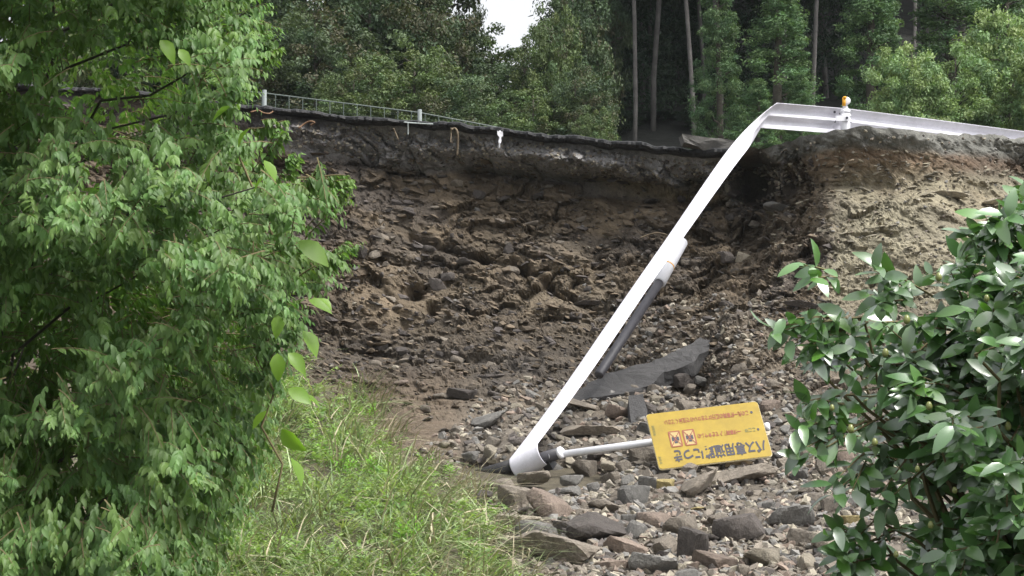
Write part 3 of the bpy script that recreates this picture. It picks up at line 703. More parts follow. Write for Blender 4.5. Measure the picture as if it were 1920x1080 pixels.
# post caught in the rolled end
cm_ = Cn + hh * 0.5 + right * 0.01; tail = P(880, 901, 24.95); ax = (cm_ - tail) / np.linalg.norm(cm_ - tail); c0 = cm_ + ax * 0.40; plen = np.linalg.norm(c0 - tail)
p2 = empty('guard_post', P(905, 893, 25.2), 'fallen guard post caught in the rolled lower end of the hanging rail', 'post', 'loose guard rail posts')
mb = MB(); mb.tube([c0 - ax * plen, c0 - ax * 0.56], 0.092, 20); mb.build('buried_part', M['posts'], p2, True)
mb = MB(); mb.tube([c0 - ax * 0.64, c0 - ax * 0.02], 0.066, 20); mb.build('painted_part', M['postg'], p2, True)  # white paint in shade: the shade is put into this dark colour
mb = MB(); mb.tube([c0 - ax * 0.03, c0 - ax * 0.005, c0 + ax * 0.012], [0.067, 0.067, 0.05], 20); mb.build('cap', M['white'], p2, True)
# bracket and bolts joining the post to the rolled end
mb = MB(); q0 = c0 - ax * 0.22
mb.box(q0 + np.array([0.04, 0, -0.07]), ax * 0.05, right * 0.05, np.cross(ax, right) * 0.06); mb.build('bracket', M['posts'], p2)

# loose post standing against the wall
p1 = empty('guard_post', P(1122, 706, 27.4), 'loose guard post with white painted top leaning behind the hanging rail', 'post', 'loose guard rail posts')
T0, T1, T2 = P(1279, 452, 29.3), P(1236, 530, 28.75), P(1122, 704, 27.5)
a_ = (T2 - T0) / np.linalg.norm(T2 - T0)
mb = MB(); mb.tube([T0, T0 + a_ * 0.02, T1], [0.06, 0.083, 0.083], 20); mb.build('painted_part', M['white'], p1, True)
mb = MB(); mb.tube([T1, T2 - a_ * 0.02, T2], [0.060, 0.060, 0.052], 20); mb.build('buried_part', M['postg'], p1, True)
Tm = T0 + (T1 - T0) * 0.62
mb = MB(); mb.tube([Tm - a_ * 0.008, Tm + a_ * 0.008], 0.086, 20); mb.build('band', M['amber'], p1, True)

# ------------------------------------------------------------------ the fallen sign
cTL, cTR, cBR, cBL = P(1211, 778, 23.95), P(1420, 752, 24.05), P(1448, 855, 23.60), P(1237, 879, 23.50)
O = (cTL + cTR + cBR + cBL) / 4
ex = ((cTL - cTR) + (cBL - cBR)) / 2; ey = ((cBL - cTL) + (cBR - cTR)) / 2     # sign's own right and up (it lies upside down)
SWd, SHt = np.linalg.norm(ex), np.linalg.norm(ey)
exu = ex / SWd; eyu = ey / SHt; nz = np.cross(exu, eyu); nz /= np.linalg.norm(nz)
if nz[1] > 0: nz = -nz
def SP(u, v, z=0.0):   # u,v in 0..1 of the sign, z out of its face
    return O + ex * (u - 0.5) + ey * (v - 0.5) + nz * z
sign = empty('road_sign', P(1050, 852, 24.4), 'yellow road sign with navy and red Japanese writing lying upside down on its white pole', 'sign')
rc = 0.035; pts = []
for (cx, cy, a0) in [(1 - rc / SWd, 1 - rc / SHt, 0), (rc / SWd, 1 - rc / SHt, 90), (rc / SWd, rc / SHt, 180), (1 - rc / SWd, rc / SHt, 270)]:
    for k in range(6):
        a2 = R(a0 + k * 18); pts.append((cx + math.cos(a2) * rc / SWd, cy + math.sin(a2) * rc / SHt))
def plate(z0, z1, grow=0.0):
    n = len(pts); g_ = [(0.5 + (u_ - 0.5) * (1 + grow), 0.5 + (v_ - 0.5) * (1 + 2 * grow)) for u_, v_ in pts]
    V = [SP(u_, v_, z0) for u_, v_ in g_] + [SP(u_, v_, z1) for u_, v_ in g_] + [SP(.5, .5, z0), SP(.5, .5, z1)]
    Qs = [[k, (k + 1) % n, n + (k + 1) % n, n + k] for k in range(n)]
    Ts = [[2 * n, (k + 1) % n, k] for k in range(n)] + [[2 * n + 1, n + k, n + (k + 1) % n] for k in range(n)]
    return V, Qs, Ts
mb = MB(); mb.add(*plate(-0.006, 0.0)); panel = mb.build('panel', M['yellow'], sign)
mb = MB(); mb.add(*plate(-0.022, -0.0065, 0.006)); mb.build('panel_rim', M['edge'], sign)
def sub(o, par): o.parent = par; return o
def text(s, u0, v0, u1, v1, m, name, rot=False, weight=0.0):
    cu = bpy.data.curves.new(name, 'FONT'); cu.body = s; cu.size = 1; cu.offset = weight; cu.extrude = 0
    to = bpy.data.objects.new(name, cu); COL.objects.link(to)
    bpy.context.view_layer.update()
    me = bpy.data.meshes.new_from_object(to.evaluated_get(bpy.context.evaluated_depsgraph_get()))
    bpy.data.objects.remove(to)
    V = np.array([v.co[:] for v in me.vertices]);
    if rot: V = np.stack([V[:, 1], -V[:, 0], V[:, 2]], -1)
    lo, hi = V.min(0), V.max(0); uu = u0 + (V[:, 0] - lo[0]) / (hi[0] - lo[0]) * (u1 - u0); vv = v0 + (V[:, 1] - lo[1]) / (hi[1] - lo[1]) * (v1 - v0)
    X = np.array([SP(a, b, 0.004) for a, b in zip(uu, vv)], np.float32)
    me.vertices.foreach_set('co', X.ravel()); me.materials.clear(); me.materials.append(m); me.update(); me.name = name
    o = bpy.data.objects.new(name, me); COL.objects.link(o)
    o.parent = panel; o.matrix_parent_inverse = Matrix.Identity(4)
    return o
text('バス専用道路につき', 0.03, 0.69, 0.85, 0.93, M['navy'], 'lettering', weight=0.03)
text('●', 0.05, 0.485, 0.070, 0.53, M['navy'], 'bullet')
text('ここは', 0.085, 0.465, 0.18, 0.54, M['greenp'], 'lettering', weight=0.03)
text('一般車両進入できませんの', 0.215, 0.455, 0.60, 0.55, M['redp'], 'lettering', weight=0.03)
text('●', 0.065, 0.165, 0.088, 0.21, M['navy'], 'bullet')
text('この先一般車両の通行はできないので注意ください', 0.105, 0.14, 0.86, 0.24, M['redp'], 'lettering', weight=0.025)
text('管理者', 0.962, 0.78, 0.985, 0.92, M['greenp'], 'lettering', rot=True)
text('関係機関', 0.955, 0.22, 0.98, 0.40, M['greenp'], 'lettering', rot=True)
def quad2(mb, a, b, wdt, z=0.005):
    a = np.array(a, float); b = np.array(b, float); s = np.array([1 / SWd, 1 / SHt])
    dv_ = (b - a) / s; dv_ /= np.linalg.norm(dv_); pr = np.array([-dv_[1], dv_[0]]) * wdt * s
    mb.add([SP(*(a + pr), z), SP(*(a - pr), z), SP(*(b - pr), z), SP(*(b + pr), z)], [[0, 1, 2, 3]])
for (ua, ub) in [(0.625, 0.72), (0.752, 0.845)]:
    va, vb = 0.37, 0.64; uc, vc = (ua + ub) / 2, (va + vb) / 2
    mb = MB(); mb.add([SP(ua, va, 0.003), SP(ub, va, 0.003), SP(ub, vb, 0.003), SP(ua, vb, 0.003)], [[0, 1, 2, 3]]); pn = mb.build('pictogram', M['cream'], None); pn.parent = panel
    mb = MB()
    for p_, q_ in [((ua, va), (ub, va)), ((ub, va), (ub, vb)), ((ub, vb), (ua, vb)), ((ua, vb), (ua, va))]: quad2(mb, p_, q_, 0.007, 0.0045)
    fr_ = mb.build('pictogram_frame', M['redp'], None); fr_.parent = panel
    mb = MB()    # little vehicle shape
    quad2(mb, (uc - 0.032, vc), (uc + 0.032, vc), 0.026, 0.0042); quad2(mb, (uc - 0.014, vc + 0.06), (uc + 0.014, vc + 0.06), 0.014, 0.0042)
    quad2(mb, (uc - 0.022, vc - 0.05), (uc - 0.010, vc - 0.05), 0.010, 0.0042); quad2(mb, (uc + 0.010, vc - 0.05), (uc + 0.022, vc - 0.05), 0.010, 0.0042)
    v_ = mb.build('vehicle_mark', M['navy'], None); v_.parent = panel
    mb = MB(); quad2(mb, (ua + .006, va + .02), (ub - .006, vb - .02), 0.004, 0.0055); quad2(mb, (ua + .006, vb - .02), (ub - .006, va + .02), 0.004, 0.0065)
    x_ = mb.build('cross', M['redp'], None); x_.parent = panel
pa, pc = P(1030, 855, 24.35), P(1441, 800, 23.95)
dz_ = (pc - pa) / np.linalg.norm(pc - pa)
mb = MB(); mb.tube([pa, pc], 0.040, 18); mb.build('pole', M['white'], sign, True)
mb = MB(); mb.tube([pc - dz_ * .04, pc, pc + dz_ * 0.015], [0.047, 0.047, 0.03], 18); mb.build('pole_cap', M['white'], sign, True)
t1 = pa + dz_ * 0.10
mb = MB(); mb.tube([t1 - dz_ * .02, t1 + dz_ * .02], 0.046, 16).tube([t1, t1 + (q0 - t1) * 0.5 + np.array([0, 0, 0.03]), q0], 0.022, 8).tube([t1 - dz_ * .05 - np.array([0, 0, .02]), q0 + np.array([0, 0, -.1])], 0.018, 8)
mb.build('black_tie', M['posts'], sign, True)
for f_ in (0.3, 0.85):
    c_ = SP(f_, 0.45, -0.03); mb = MB(); mb.box(c_, exu * 0.02, eyu * 0.22, nz * 0.012); mb.build('mounting_bar', M['bolt'], sign)

# ------------------------------------------------------------------ asphalt pieces, kerb piece, fence, small things
def slab(name, poly, Dp, thick, m, label, cat, group=None, bend=0.0):
    """poly: pixel outline; Dp(px,py): depth of its upper face; real thickness below"""
    bm = bmesh.new(); pts = [P(x, y, Dp(x, y)) for x, y in poly]
    vs = [bm.verts.new(p) for p in pts]; f = bm.faces.new(vs); bm.normal_update()
    n = f.normal.copy(); n = n if n.z > 0 else -n
    ex_ = bmesh.ops.extrude_face_region(bm, geom=[f]); vv = [v for v in ex_['geom'] if isinstance(v, bmesh.types.BMVert)]
    bmesh.ops.translate(bm, verts=vv, vec=-n * thick)
    bmesh.ops.triangulate(bm, faces=bm.faces[:])
    bmesh.ops.subdivide_edges(bm, edges=bm.edges[:], cuts=3, use_grid_fill=True)
    bmesh.ops.recalc_face_normals(bm, faces=bm.faces[:])
    V = np.array([v.co[:] for v in bm.verts]); V += (0.025 if thick < 0.15 else 0.05) * np.stack([fbm(V * 6, 3, 5), fbm(V * 6, 3, 6), fbm(V * 6, 3, 7)], -1)
    T = np.array([[v.index for v in f.verts] for f in bm.faces]); bm.free()
    o = mk(name, V, T, m); return tag(o, label, cat, group)
outl = [(1068, 748), (1105, 716), (1150, 697), (1205, 680), (1250, 668), (1285, 650), (1312, 632), (1332, 640), (1326, 658), (1300, 680), (1275, 690), (1245, 700), (1222, 718), (1180, 736), (1120, 747)]
slab('asphalt_slab', outl, lambda x, y: 27.55 + (740 - y) * 0.014 - (x - 1200) * 0.0012 + 0.12 * math.sin((x - 1068) * 0.02), 0.17, M['slab'], 'large curved slab of broken grey asphalt lying at the foot of the pit', 'asphalt slab', 'broken asphalt pieces')
slab('asphalt_slab', [(1178, 742), (1207, 738), (1214, 770), (1212, 802), (1186, 806), (1180, 775)], lambda x, y: 26.2 + (800 - y) * 0.006, 0.12, M['slab'], 'narrow piece of dark asphalt standing upright left of the yellow sign', 'asphalt slab', 'broken asphalt pieces')
slab('concrete_kerb', [(1275, 258), (1372, 269), (1376, 284), (1330, 286), (1276, 276)], lambda x, y: 31.9, 0.35, M['conc'], 'weathered grey kerb block lying on the road edge left of the rail', 'kerb')
slab('wood_splinter', [(1362, 864), (1385, 861), (1412, 866), (1409, 872), (1380, 872), (1360, 876)], lambda x, y: 23.75, 0.02, M['wood'], 'pale splinter of wood below the yellow sign', 'splinter')
fence = empty('mesh_fence', P(490, 205, 38), 'low grey fence with thin upright bars on the far side of the road', 'fence')
fx = [430, 490, 785, 950, 1250]; ft = [167, 173, 210, 241, 320]
def fz(x): return np.interp(x, fx, ft)
xs_ = np.linspace(430, 1150, 60)
mb = MB(); mb.tube([P(x, fz(x) + 1, 38.0) for x in xs_], 0.013, 6); mb.build('top_rail', M['fence'], fence)
mb = MB(); mb.tube([P(x, fz(x) + 38, 38.0) for x in xs_], 0.011, 6); mb.build('bottom_rail', M['fence'], fence)
mb = MB()
for x in np.arange(440, 1150, 25.5): mb.tube([P(x, fz(x) + 1, 37.98), P(x, fz(x) + 60, 37.98)], 0.009, 5)
for k in range(1, 4): mb.tube([P(x, fz(x) + 1 + k * 9, 38.0) for x in xs_], 0.0016, 4)
mb.build('mesh', M['fence'], fence)
for x in (496, 787):
    mb = MB(); mb.tube([P(x, fz(x) - 5, 37.9), P(x, fz(x) + 75, 37.9)], 0.036, 12); mb.build('post', M['fencepost'], fence)
def strand(pts, r, m, name, label, cat, group=None, D=33.0):
    P3 = [P(x, y, D) for x, y in pts]; P3 = np.array(P3); t = np.linspace(0, len(P3) - 1, 24); k = np.arange(len(P3))
    Q3 = np.array([np.interp(t, k, P3[:, i]) for i in range(3)]).T; 
    for _ in range(6): Q3[1:-1] = (Q3[:-2] + 2 * Q3[1:-1] + Q3[2:]) / 4
    Q3[:, 1] += 0.03 * np.sin(t * 2)
    mb = MB(); mb.tube(Q3, r, 7); o = mb.build(name, m, None, True); return tag(o, label, cat, group)
strand([(937, 246), (938, 256), (937, 266), (936, 278)], [0.018] * 12 + [0.022] * 6 + [0.012] * 6, M['white'], 'plastic_strip', 'short white strip hanging over the black road edge', 'strip', D=32.75)
slab('plastic_tag', [(932, 244), (942, 245), (943, 254), (937, 256), (933, 252)], lambda x, y: 32.7, 0.02, M['white'], 'white scrap on top of the hanging white strip', 'scrap')
strand([(846, 243), (852, 239), (858, 245), (859, 262), (857, 292)], 0.016, M['root'], 'hanging_root', 'long pale root hanging from the road edge left of the white strip', 'root', 'roots dangling from the road edge', 32.9)
strand([(846, 240), (846, 250), (845, 268)], 0.010, M['root'], 'hanging_root', 'short thin root just left of the long pale one', 'root', 'roots dangling from the road edge', 32.9)
strand([(738, 241), (742, 250), (747, 262)], 0.011, M['root'], 'hanging_root', 'short slanting root at the left half of the road edge', 'root', 'roots dangling from the road edge', 33.2)
strand([(757, 229), (785, 231), (812, 233)], 0.010, M['fencepost'], 'loose_wire', 'thin pale wire lying flat on the road edge before the fence post', 'wire', None, 33.1)
strand([(765, 231), (765, 252)], 0.008, M['fencepost'], 'loose_wire', 'thin pale wire hanging straight down below the flat wire', 'wire', None, 33.1)
strand([(560, 240), (572, 230), (582, 227), (592, 230), (582, 234)], 0.014, M['orange'], 'orange_root', 'curled orange brown root on the road edge near the left tree', 'root', None, 33.2)
strand([(470, 210), (485, 205), (492, 212), (505, 214), (512, 208)], 0.011, M['orange'], 'orange_root', 'twisted brown root on the road edge right beside the left tree', 'root', None, 33.4)
strand([(1575, 322), (1585, 312), (1590, 303), (1600, 300)], 0.014, M['root'], 'hanging_root', 'pale twig sticking out of the tan bank below the rail post', 'root', None, 29.2)
strand([(1200, 446), (1215, 440), (1232, 436), (1250, 440)], 0.010, M['root'], 'orange_root', 'thin curled root on the pit wall left of the hanging rail', 'root', None, 31.4)

# ------------------------------------------------------------------ foliage helpers
def nrmz(a): return a / (np.linalg.norm(a, axis=-1, keepdims=True) + 1e-9)
LT = [(0.0, 0.0)]; rowsT = [(0.18, 0.62), (0.42, 1.0), (0.68, 0.78), (0.87, 0.36)]
def leaves(O, Dr, Up, L, Wd, droop, fold, col, name, m, tipc=None):
    """many leaves as one mesh; O origin, Dr long axis, Up blade normal (arrays n,3)"""
    n = len(O); Dr = nrmz(Dr); S = nrmz(np.cross(Dr, Up)); N = np.cross(S, Dr)
    L = np.broadcast_to(L, (n,)); Wd = np.broadcast_to(Wd, (n,)); droop = np.broadcast_to(droop, (n,)); fold = np.broadcast_to(fold, (n,))
    T = [(0.0, 0.0)]
    for t, ww in rowsT: T += [(t, -ww), (t, 0.0), (t, ww)]
    T.append((1.0, 0.0)); T = np.array(T)
    t = T[:, 0]; ww = T[:, 1]
    V = O[:, None] + Dr[:, None] * (L[:, None] * t)[..., None] + S[:, None] * (Wd[:, None] * ww * 0.5)[..., None] \
        + N[:, None] * (np.abs(ww)[None] * (Wd * fold)[:, None] * 0.5 - (droop * L)[:, None] * (t ** 2)[None])[..., None]
    k = len(T)
    q = []; 
    for r in range(3):
        a = 1 + 3 * r; q += [[a, a + 1, a + 4, a + 3], [a + 1, a + 2, a + 5, a + 4]]
    tr = [[0, 2, 1], [0, 3, 2], [10, 11, 13], [11, 12, 13]]
    base = (np.arange(n) * k)[:, None, None]
    Q = (np.array(q)[None] + base).reshape(-1, 4); Tt = (np.array(tr)[None] + base).reshape(-1, 3)
    C = np.repeat(col, k, 0)
    return mk(name, V.reshape(-1, 3), [Q, Tt], m, smooth=True, colors=C)

def green(n, base, var=0.25, yel=0.25, g=rng):
    c = np.tile(np.array(base), (n, 1)) * g.uniform(1 - var, 1 + var, (n, 1))
    y = g.uniform(0, yel, (n, 1)); c = c * (1 - y) + y * np.array([[base[0] * 2.0, base[1] * 1.35, base[2] * 0.8]])
    return np.clip(c, 0.002, 1)

def spray_set(B, Dv, Ln, nl, leafL, leafW, base, g, name, m, sag=0.35, droopv=(0.15, 0.5), hang=0.9, up=0.25, fold=0.35, spread=0.7, colvar=0.25, twr=0.0025, out=None):
    """twigs starting at B along Dv, length Ln, with nl alternate leaves each"""
    n = len(B); Dv = nrmz(Dv); t = (np.arange(nl) + 1.0) / nl
    tw = B[:, None] + Dv[:, None] * (Ln[:, None] * t)[..., None]
    tw[..., 2] -= sag * Ln[:, None] * t[None] ** 2
    tang = np.repeat(Dv[:, None], nl, 1).copy(); tang[..., 2] -= 2 * sag * t[None]; tang = nrmz(tang)
    side = nrmz(np.cross(Dv, np.array([0, 0, 1.0])) + 1e-6); sgn = np.where(np.arange(nl) % 2, 1, -1)
    ld = tang * g.uniform(0.5, 1.1, (n, nl, 1)) + side[:, None] * sgn[None, :, None] * g.uniform(0.4, 1.0, (n, nl, 1)) * spread
    ld[..., 2] -= hang * g.uniform(0.5, 1.3, (n, nl)); ld += g.normal(0, 0.18, ld.shape); ld = nrmz(ld)
    upv = np.zeros((n, nl, 3)); upv[..., 2] = 1; upv += g.normal(0, 0.35, upv.shape); 
    if out is not None: upv += 0.9 * np.repeat(out[:, None], nl, 1)
    N = n * nl; sz = np.sin(np.pi * (0.18 + 0.7 * t))[None].repeat(n, 0).ravel() * g.uniform(0.75, 1.15, N)
    c = green(n, base, colvar, 0.35, g).repeat(nl, 0) * g.uniform(0.85, 1.15, (N, 1))
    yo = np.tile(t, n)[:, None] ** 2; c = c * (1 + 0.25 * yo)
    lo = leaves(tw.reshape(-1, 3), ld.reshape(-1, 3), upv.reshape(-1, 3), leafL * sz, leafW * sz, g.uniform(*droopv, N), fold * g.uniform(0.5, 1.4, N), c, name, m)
    return lo, tw

def twigs_mesh(name, lines, r0, r1, m, sides=4):
    mb = MB()
    for l in lines: mb.tube(l, np.linspace(r0, r1, len(l)), sides)
    return mb.build(name, m)
def limb(a, b, sag=0.1, n=7, g=rng, wob=0.04):
    t = np.linspace(0, 1, n)[:, None]; a = np.asarray(a, float); b = np.asarray(b, float)
    p = a * (1 - t) + b * t; ln = np.linalg.norm(b - a); p[:, 2] += sag * ln * (4 * t * (1 - t)).ravel() * 0.5
    w_ = g.normal(0, wob * ln, (n, 3)); w_[0] = 0; w_[-1] = 0; return p + w_

# ------------------------------------------------------------------ big leafy tree at left
gl_ = np.random.default_rng(21)
LY = [-700, 0, 60, 100, 140, 175, 205, 240, 280, 305, 330, 350, 372, 395, 430, 455, 480, 505, 550, 600, 650, 700, 750, 800, 900, 1000, 1100, 1400]
LX = [520, 528, 530, 532, 500, 462, 478, 505, 500, 540, 640, 668, 640, 600, 588, 655, 672, 640, 605, 585, 565, 550, 540, 530, 500, 455, 420, 300]
def lefttree():
    B = []; 
    n = 0
    while n < 7400:
        x = gl_.uniform(-420, 660); y = gl_.uniform(-520, 1180)
        lim = np.interp(y, LY, LX)
        if x > lim - 22: continue
        edge = np.clip((lim - x) / 260.0, 0, 1)
        layer = gl_.choice(4, p=[0.36, 0.22, 0.20, 0.22])
        # dark openings in the crown: only the deep layers reach there
        wdw = [(235, 140, 125, 95), (70, 650, 95, 110), (265, 560, 80, 50), (90, 830, 120, 40), (150, 930, 120, 40), (330, 690, 60, 40), (180, 300, 50, 40), (440, 620, 50, 40)]
        inw = any(((x - a) / c_) ** 2 + ((y - b) / d_) ** 2 < 1 for a, b, c_, d_ in wdw)
        if inw and layer < 3: continue
        lump = float(vnoise(np.array([[x / 110.0, y / 95.0, 3.0]]), 5)[0])
        D = 11.4 - 1.1 * math.sqrt(edge) + layer * 0.48 + 0.85 * lump + gl_.uniform(-0.12, 0.12) + (1.9 if inw else 0)
        B.append((x, y, D, layer, edge)); n += 1
    for _ in range(1500):      # the far side of the crown
        x = gl_.uniform(-420, 640); y = gl_.uniform(-520, 1180); lim = np.interp(y, LY, LX)
        if x < lim - 70: B.append((x, y, gl_.uniform(13.2, 14.4), 3, 0.5))
    for _ in range(1900):
        x = gl_.uniform(-150, 560); y = gl_.uniform(430, 1180); lim = np.interp(y, LY, LX)
        if x < lim - 40: B.append((x, y, gl_.uniform(12.4, 13.3), 3, 0.5))
    B = np.array(B); pos = P(B[:, 0], B[:, 1], B[:, 2])
    cx = np.array([-0.6, 12.3, 0.0]); cen = P(120, 500, 12.2)
    outd = pos - cen; outd[:, 2] *= 0.35; outd = nrmz(outd)
    Dv = outd * np.array([1.0, 0.75, 0.8]) + gl_.normal(0, 0.38, outd.shape); Dv[:, 2] += 0.12; Dv[:, 1] -= 0.25
    Ln = gl_.uniform(0.22, 0.42, len(B)) * 1.0
    start = pos - nrmz(Dv) * (Ln * 0.75)[:, None]
    return start, Dv, Ln, B, cen
st_, dv_, ln_, lb_, cen_ = lefttree()
root = empty('leafy_tree', P(-150, 1250, 12.0) * np.array([1, 1, 1]), 'big leafy tree with drooping light green leaves filling the left side', 'tree')
outn = nrmz(st_ - cen_) * np.array([0.6, 0.8, 0.5])
lo, tw = spray_set(st_, dv_, ln_, 15, 0.064, 0.027, (0.094, 0.180, 0.056), gl_, 'foliage', M['leafA'], out=outn, hang=0.75, sag=0.3)
under(lo, root)
# side twigs reaching out over the pit
ex_pts = [((560, 400), (672, 338), 11.0), ((575, 505), (676, 462), 11.0), ((545, 380), (610, 320), 11.1), ((560, 430), (640, 360), 10.9), ((520, 345), (560, 290), 11.2), ((470, 230), (528, 245), 11.3), ((455, 120), (535, 100), 11.3), ((460, 150), (530, 60), 11.3), ((560, 520), (655, 470), 10.9), ((470, 340), (545, 240), 11.2), ((560, 330), (660, 345), 11.0)]
SB_, SD_, SL_ = [], [], []
for (a, b, D) in ex_pts:
    A3, B3 = P(*a, D), P(*b, D - 0.15)
    for k in range(5):
        s_ = A3 + (B3 - A3) * (k * 0.14); SB_.append(s_ + gl_.normal(0, 0.02, 3)); v = (B3 - s_); SD_.append(v + np.array([0, 0, 0.05])); SL_.append(np.linalg.norm(v) * (1.0 if k % 2 == 0 else 0.75))
o2, tw2 = spray_set(np.array(SB_), np.array(SD_), np.array(SL_), 15, 0.062, 0.026, (0.10, 0.185, 0.056), gl_, 'overhanging_foliage', M['leafA'], hang=0.9, sag=0.12, spread=0.5)
under(o2, root)
tb = P(-140, 1250, 12.2); tops = P(-40, -600, 12.8)
mb = MB(); tr_ = limb(tb, tops, 0, 12, gl_, 0.008); mb.tube(tr_, np.linspace(0.13, 0.05, 12), 12); under(mb.build('trunk', M['bark'], None, True), root)
mb = MB(); ends = []
for k in range(40):
    j = gl_.integers(0, len(st_)); i0 = int(np.clip((st_[j][2] - tb[2]) / (tops[2] - tb[2]) * 11 - gl_.uniform(0.5, 2), 0, 10)); mb.tube(limb(tr_[i0], st_[j], 0.25, 8, gl_, 0.03), np.linspace(0.014, 0.003, 8), 6)
under(mb.build('branches', M['bark'], None, True), root)
mb = MB()
for j in range(0, len(st_), 2): mb.tube(np.vstack([st_[j], tw[j][::4]]), np.linspace(0.004, 0.0015, 1 + len(tw[j][::4])), 3, None)
for j in range(len(tw2)): mb.tube(np.vstack([np.array(SB_[j]), tw2[j][::3]]), np.linspace(0.005, 0.0015, 1 + len(tw2[j][::3])), 4)
under(mb.build('twigs', M['twig'], None), root)

# climbing vine with big bright leaves
vine = empty('climbing_vine', P(545, 760, 11.2), 'vine with large bright yellow green leaves along the right edge of the big tree', 'vine')
VL = [(560, 452, 64, 0.5, 'r'), (568, 620, 52, 0.9, 'r'), (578, 562, 44, 0.2, 'r'), (520, 662, 46, 1.2, 'd'), (540, 662, 46, 0.7, 'r'), (540, 728, 50, 0.5, 'r'), (560, 738, 46, 0.3, 'r'), (528, 805, 52, 0.9, 'r'), (545, 858, 54, 1.0, 'r'), (430, 160, 52, 0.4, 'r'), (440, 196, 46, 0.4, 'l'), (495, 300, 44, 0.9, 'r'), (505, 325, 40, 0.5, 'l'), (520, 590, 40, 1.3, 'd'), (300, 75, 46, 0.8, 'r'), (335, 92, 34, 0.8, 'r'), (598, 560, 30, 0.5, 'r'), (470, 240, 40, 0.8, 'l'), (500, 770, 40, 0.8, 'l')]
for (x, y, L_, an, sd) in VL:
    sgn = {'r': 1, 'l': -1, 'd': 0.2}[sd]; dr = np.array([[math.cos(an) * sgn, -0.35, -math.sin(an)]]); Dd = 10.35 + gl_.uniform(-0.15, 0.15)
    l_ = leaves(P(x, y, Dd)[None], dr, np.array([[0.1, -0.6, 0.75]]) + gl_.normal(0, 0.35, (1, 3)), L_ * Dd / F * 1.1, L_ * Dd / F * 0.66, gl_.uniform(0.15, 0.5), gl_.uniform(0.15, 0.5), np.array([[0.19, 0.33, 0.045]]) * gl_.uniform(0.85, 1.1), 'leaf', M['leafV'])
    under(l_, vine)
vp = [P(x - 30, y, 10.9) for x, y in [(540, 960), (560, 870), (520, 800), (545, 735), (510, 670), (560, 600), (540, 520), (545, 450), (490, 320), (440, 210), (400, 120), (300, 60)]]
mb = MB(); mb.tube(np.array(vp), 0.006, 6); under(mb.build('stem', M['twig'], None, True), vine)

# ------------------------------------------------------------------ camellia at right
gc = np.random.default_rng(33)
CY = [370, 400, 430, 470, 500, 540, 575, 600, 625, 660, 700, 735, 770, 800, 840, 880, 910, 950, 990, 1040, 1100, 1400]
CX = [1900, 1850, 1830, 1790, 1740, 1720, 1680, 1600, 1560, 1560, 1580, 1580, 1560, 1570, 1590, 1640, 1690, 1710, 1670, 1640, 1620, 1500]
n = 0; CB = []
while n < 1120:
    x = gc.uniform(1480, 2250); y = gc.uniform(330, 1250); lim = np.interp(y, CY, CX)
    if x < lim + 8 + abs(gc.normal(0, 18)): continue
    edge = np.clip((x - lim) / 220.0, 0, 1)
    if edge < 0.65 and gc.random() < 0.5: continue
    layer = gc.choice(3, p=[0.42, 0.33, 0.25])
    lump = float(vnoise(np.array([[x / 90.0, y / 80.0, 9.0]]), 6)[0])
    CB.append((x, y, 8.35 - 0.8 * edge + 0.40 * layer + 0.5 * lump, edge)); n += 1
CB = np.array(CB); cp = P(CB[:, 0], CB[:, 1], CB[:, 2]); ccen = P(2060, 850, 8.5)
od = nrmz((cp - ccen) * np.array([1, 1, 0.45])); CD = od + gc.normal(0, 0.4, od.shape); CD[:, 2] += 0.25; CD[:, 1] -= 0.25
CL = gc.uniform(0.12, 0.24, len(CB)); cs = cp - nrmz(CD) * (CL * 0.8)[:, None]
# single sprigs reaching out over the rubble
SG = [(1560, 510, 1500, 488), (1570, 520, 1520, 515), (1620, 600, 1470, 585), (1600, 615, 1480, 628), (1560, 600, 1450, 615), (1700, 540, 1640, 500), (1680, 560, 1625, 545), (1560, 690, 1520, 660), (1600, 740, 1500, 745), (1580, 780, 1490, 800), (1600, 800, 1500, 835), (1620, 850, 1560, 900), (1700, 860, 1640, 935), (1640, 1000, 1550, 990), (1650, 1050, 1560, 1070), (1860, 460, 1880, 395), (1900, 470, 1850, 400), (1840, 470, 1810, 430), (1880, 430, 1912, 385), (1600, 650, 1550, 640), (1650, 1010, 1570, 1030), (1900, 500, 1870, 405)]
SG += [(a + gc.uniform(-25, 60), b + gc.uniform(-28, 28), c_ + gc.uniform(-5, 55), d_ + gc.uniform(-26, 26)) for a, b, c_, d_ in SG[2:] for _ in range(2)]
ss = np.array([P(a, b, 8.0) for a, b, _, _ in SG]); se = np.array([P(c_, d_, 7.8) for _, _, c_, d_ in SG])
cs = np.vstack([cs, ss]); CD = np.vstack([CD, se - ss]); CL = np.concatenate([CL, np.linalg.norm(se - ss, axis=1)])
cam_ = empty('camellia_bush', P(2060, 1450, 8.6), 'glossy dark green camellia bush with round buds in the lower right corner', 'bush')
outc = nrmz(cs - ccen) * 0.4
nl = 8; t = (np.arange(nl) + 1.0) / nl; Dn = nrmz(CD)
tw = cs[:, None] + Dn[:, None] * (CL[:, None] * t)[..., None]; tw[..., 2] -= 0.06 * CL[:, None] * t ** 2
side = nrmz(np.cross(Dn, [0, 0, 1.0])); ph = (np.arange(nl) * 2.4)[None] + gc.uniform(0, 6.28, (len(cs), 1))
upx = np.cross(side, Dn)
ld = Dn[:, None] * gc.uniform(0.3, 0.9, (len(cs), nl, 1)) + side[:, None] * np.cos(ph)[..., None] * 0.95 + upx[:, None] * np.sin(ph)[..., None] * 0.5
ld[..., 2] -= gc.uniform(-0.2, 0.55, ld.shape[:2]); ld = nrmz(ld)
upv = gc.normal(0, 0.55, ld.shape); upv[..., 2] += 1.0; upv[..., 1] -= 0.5; upv += outc[:, None]
N = len(cs) * nl; sz = gc.uniform(0.7, 1.15, N)
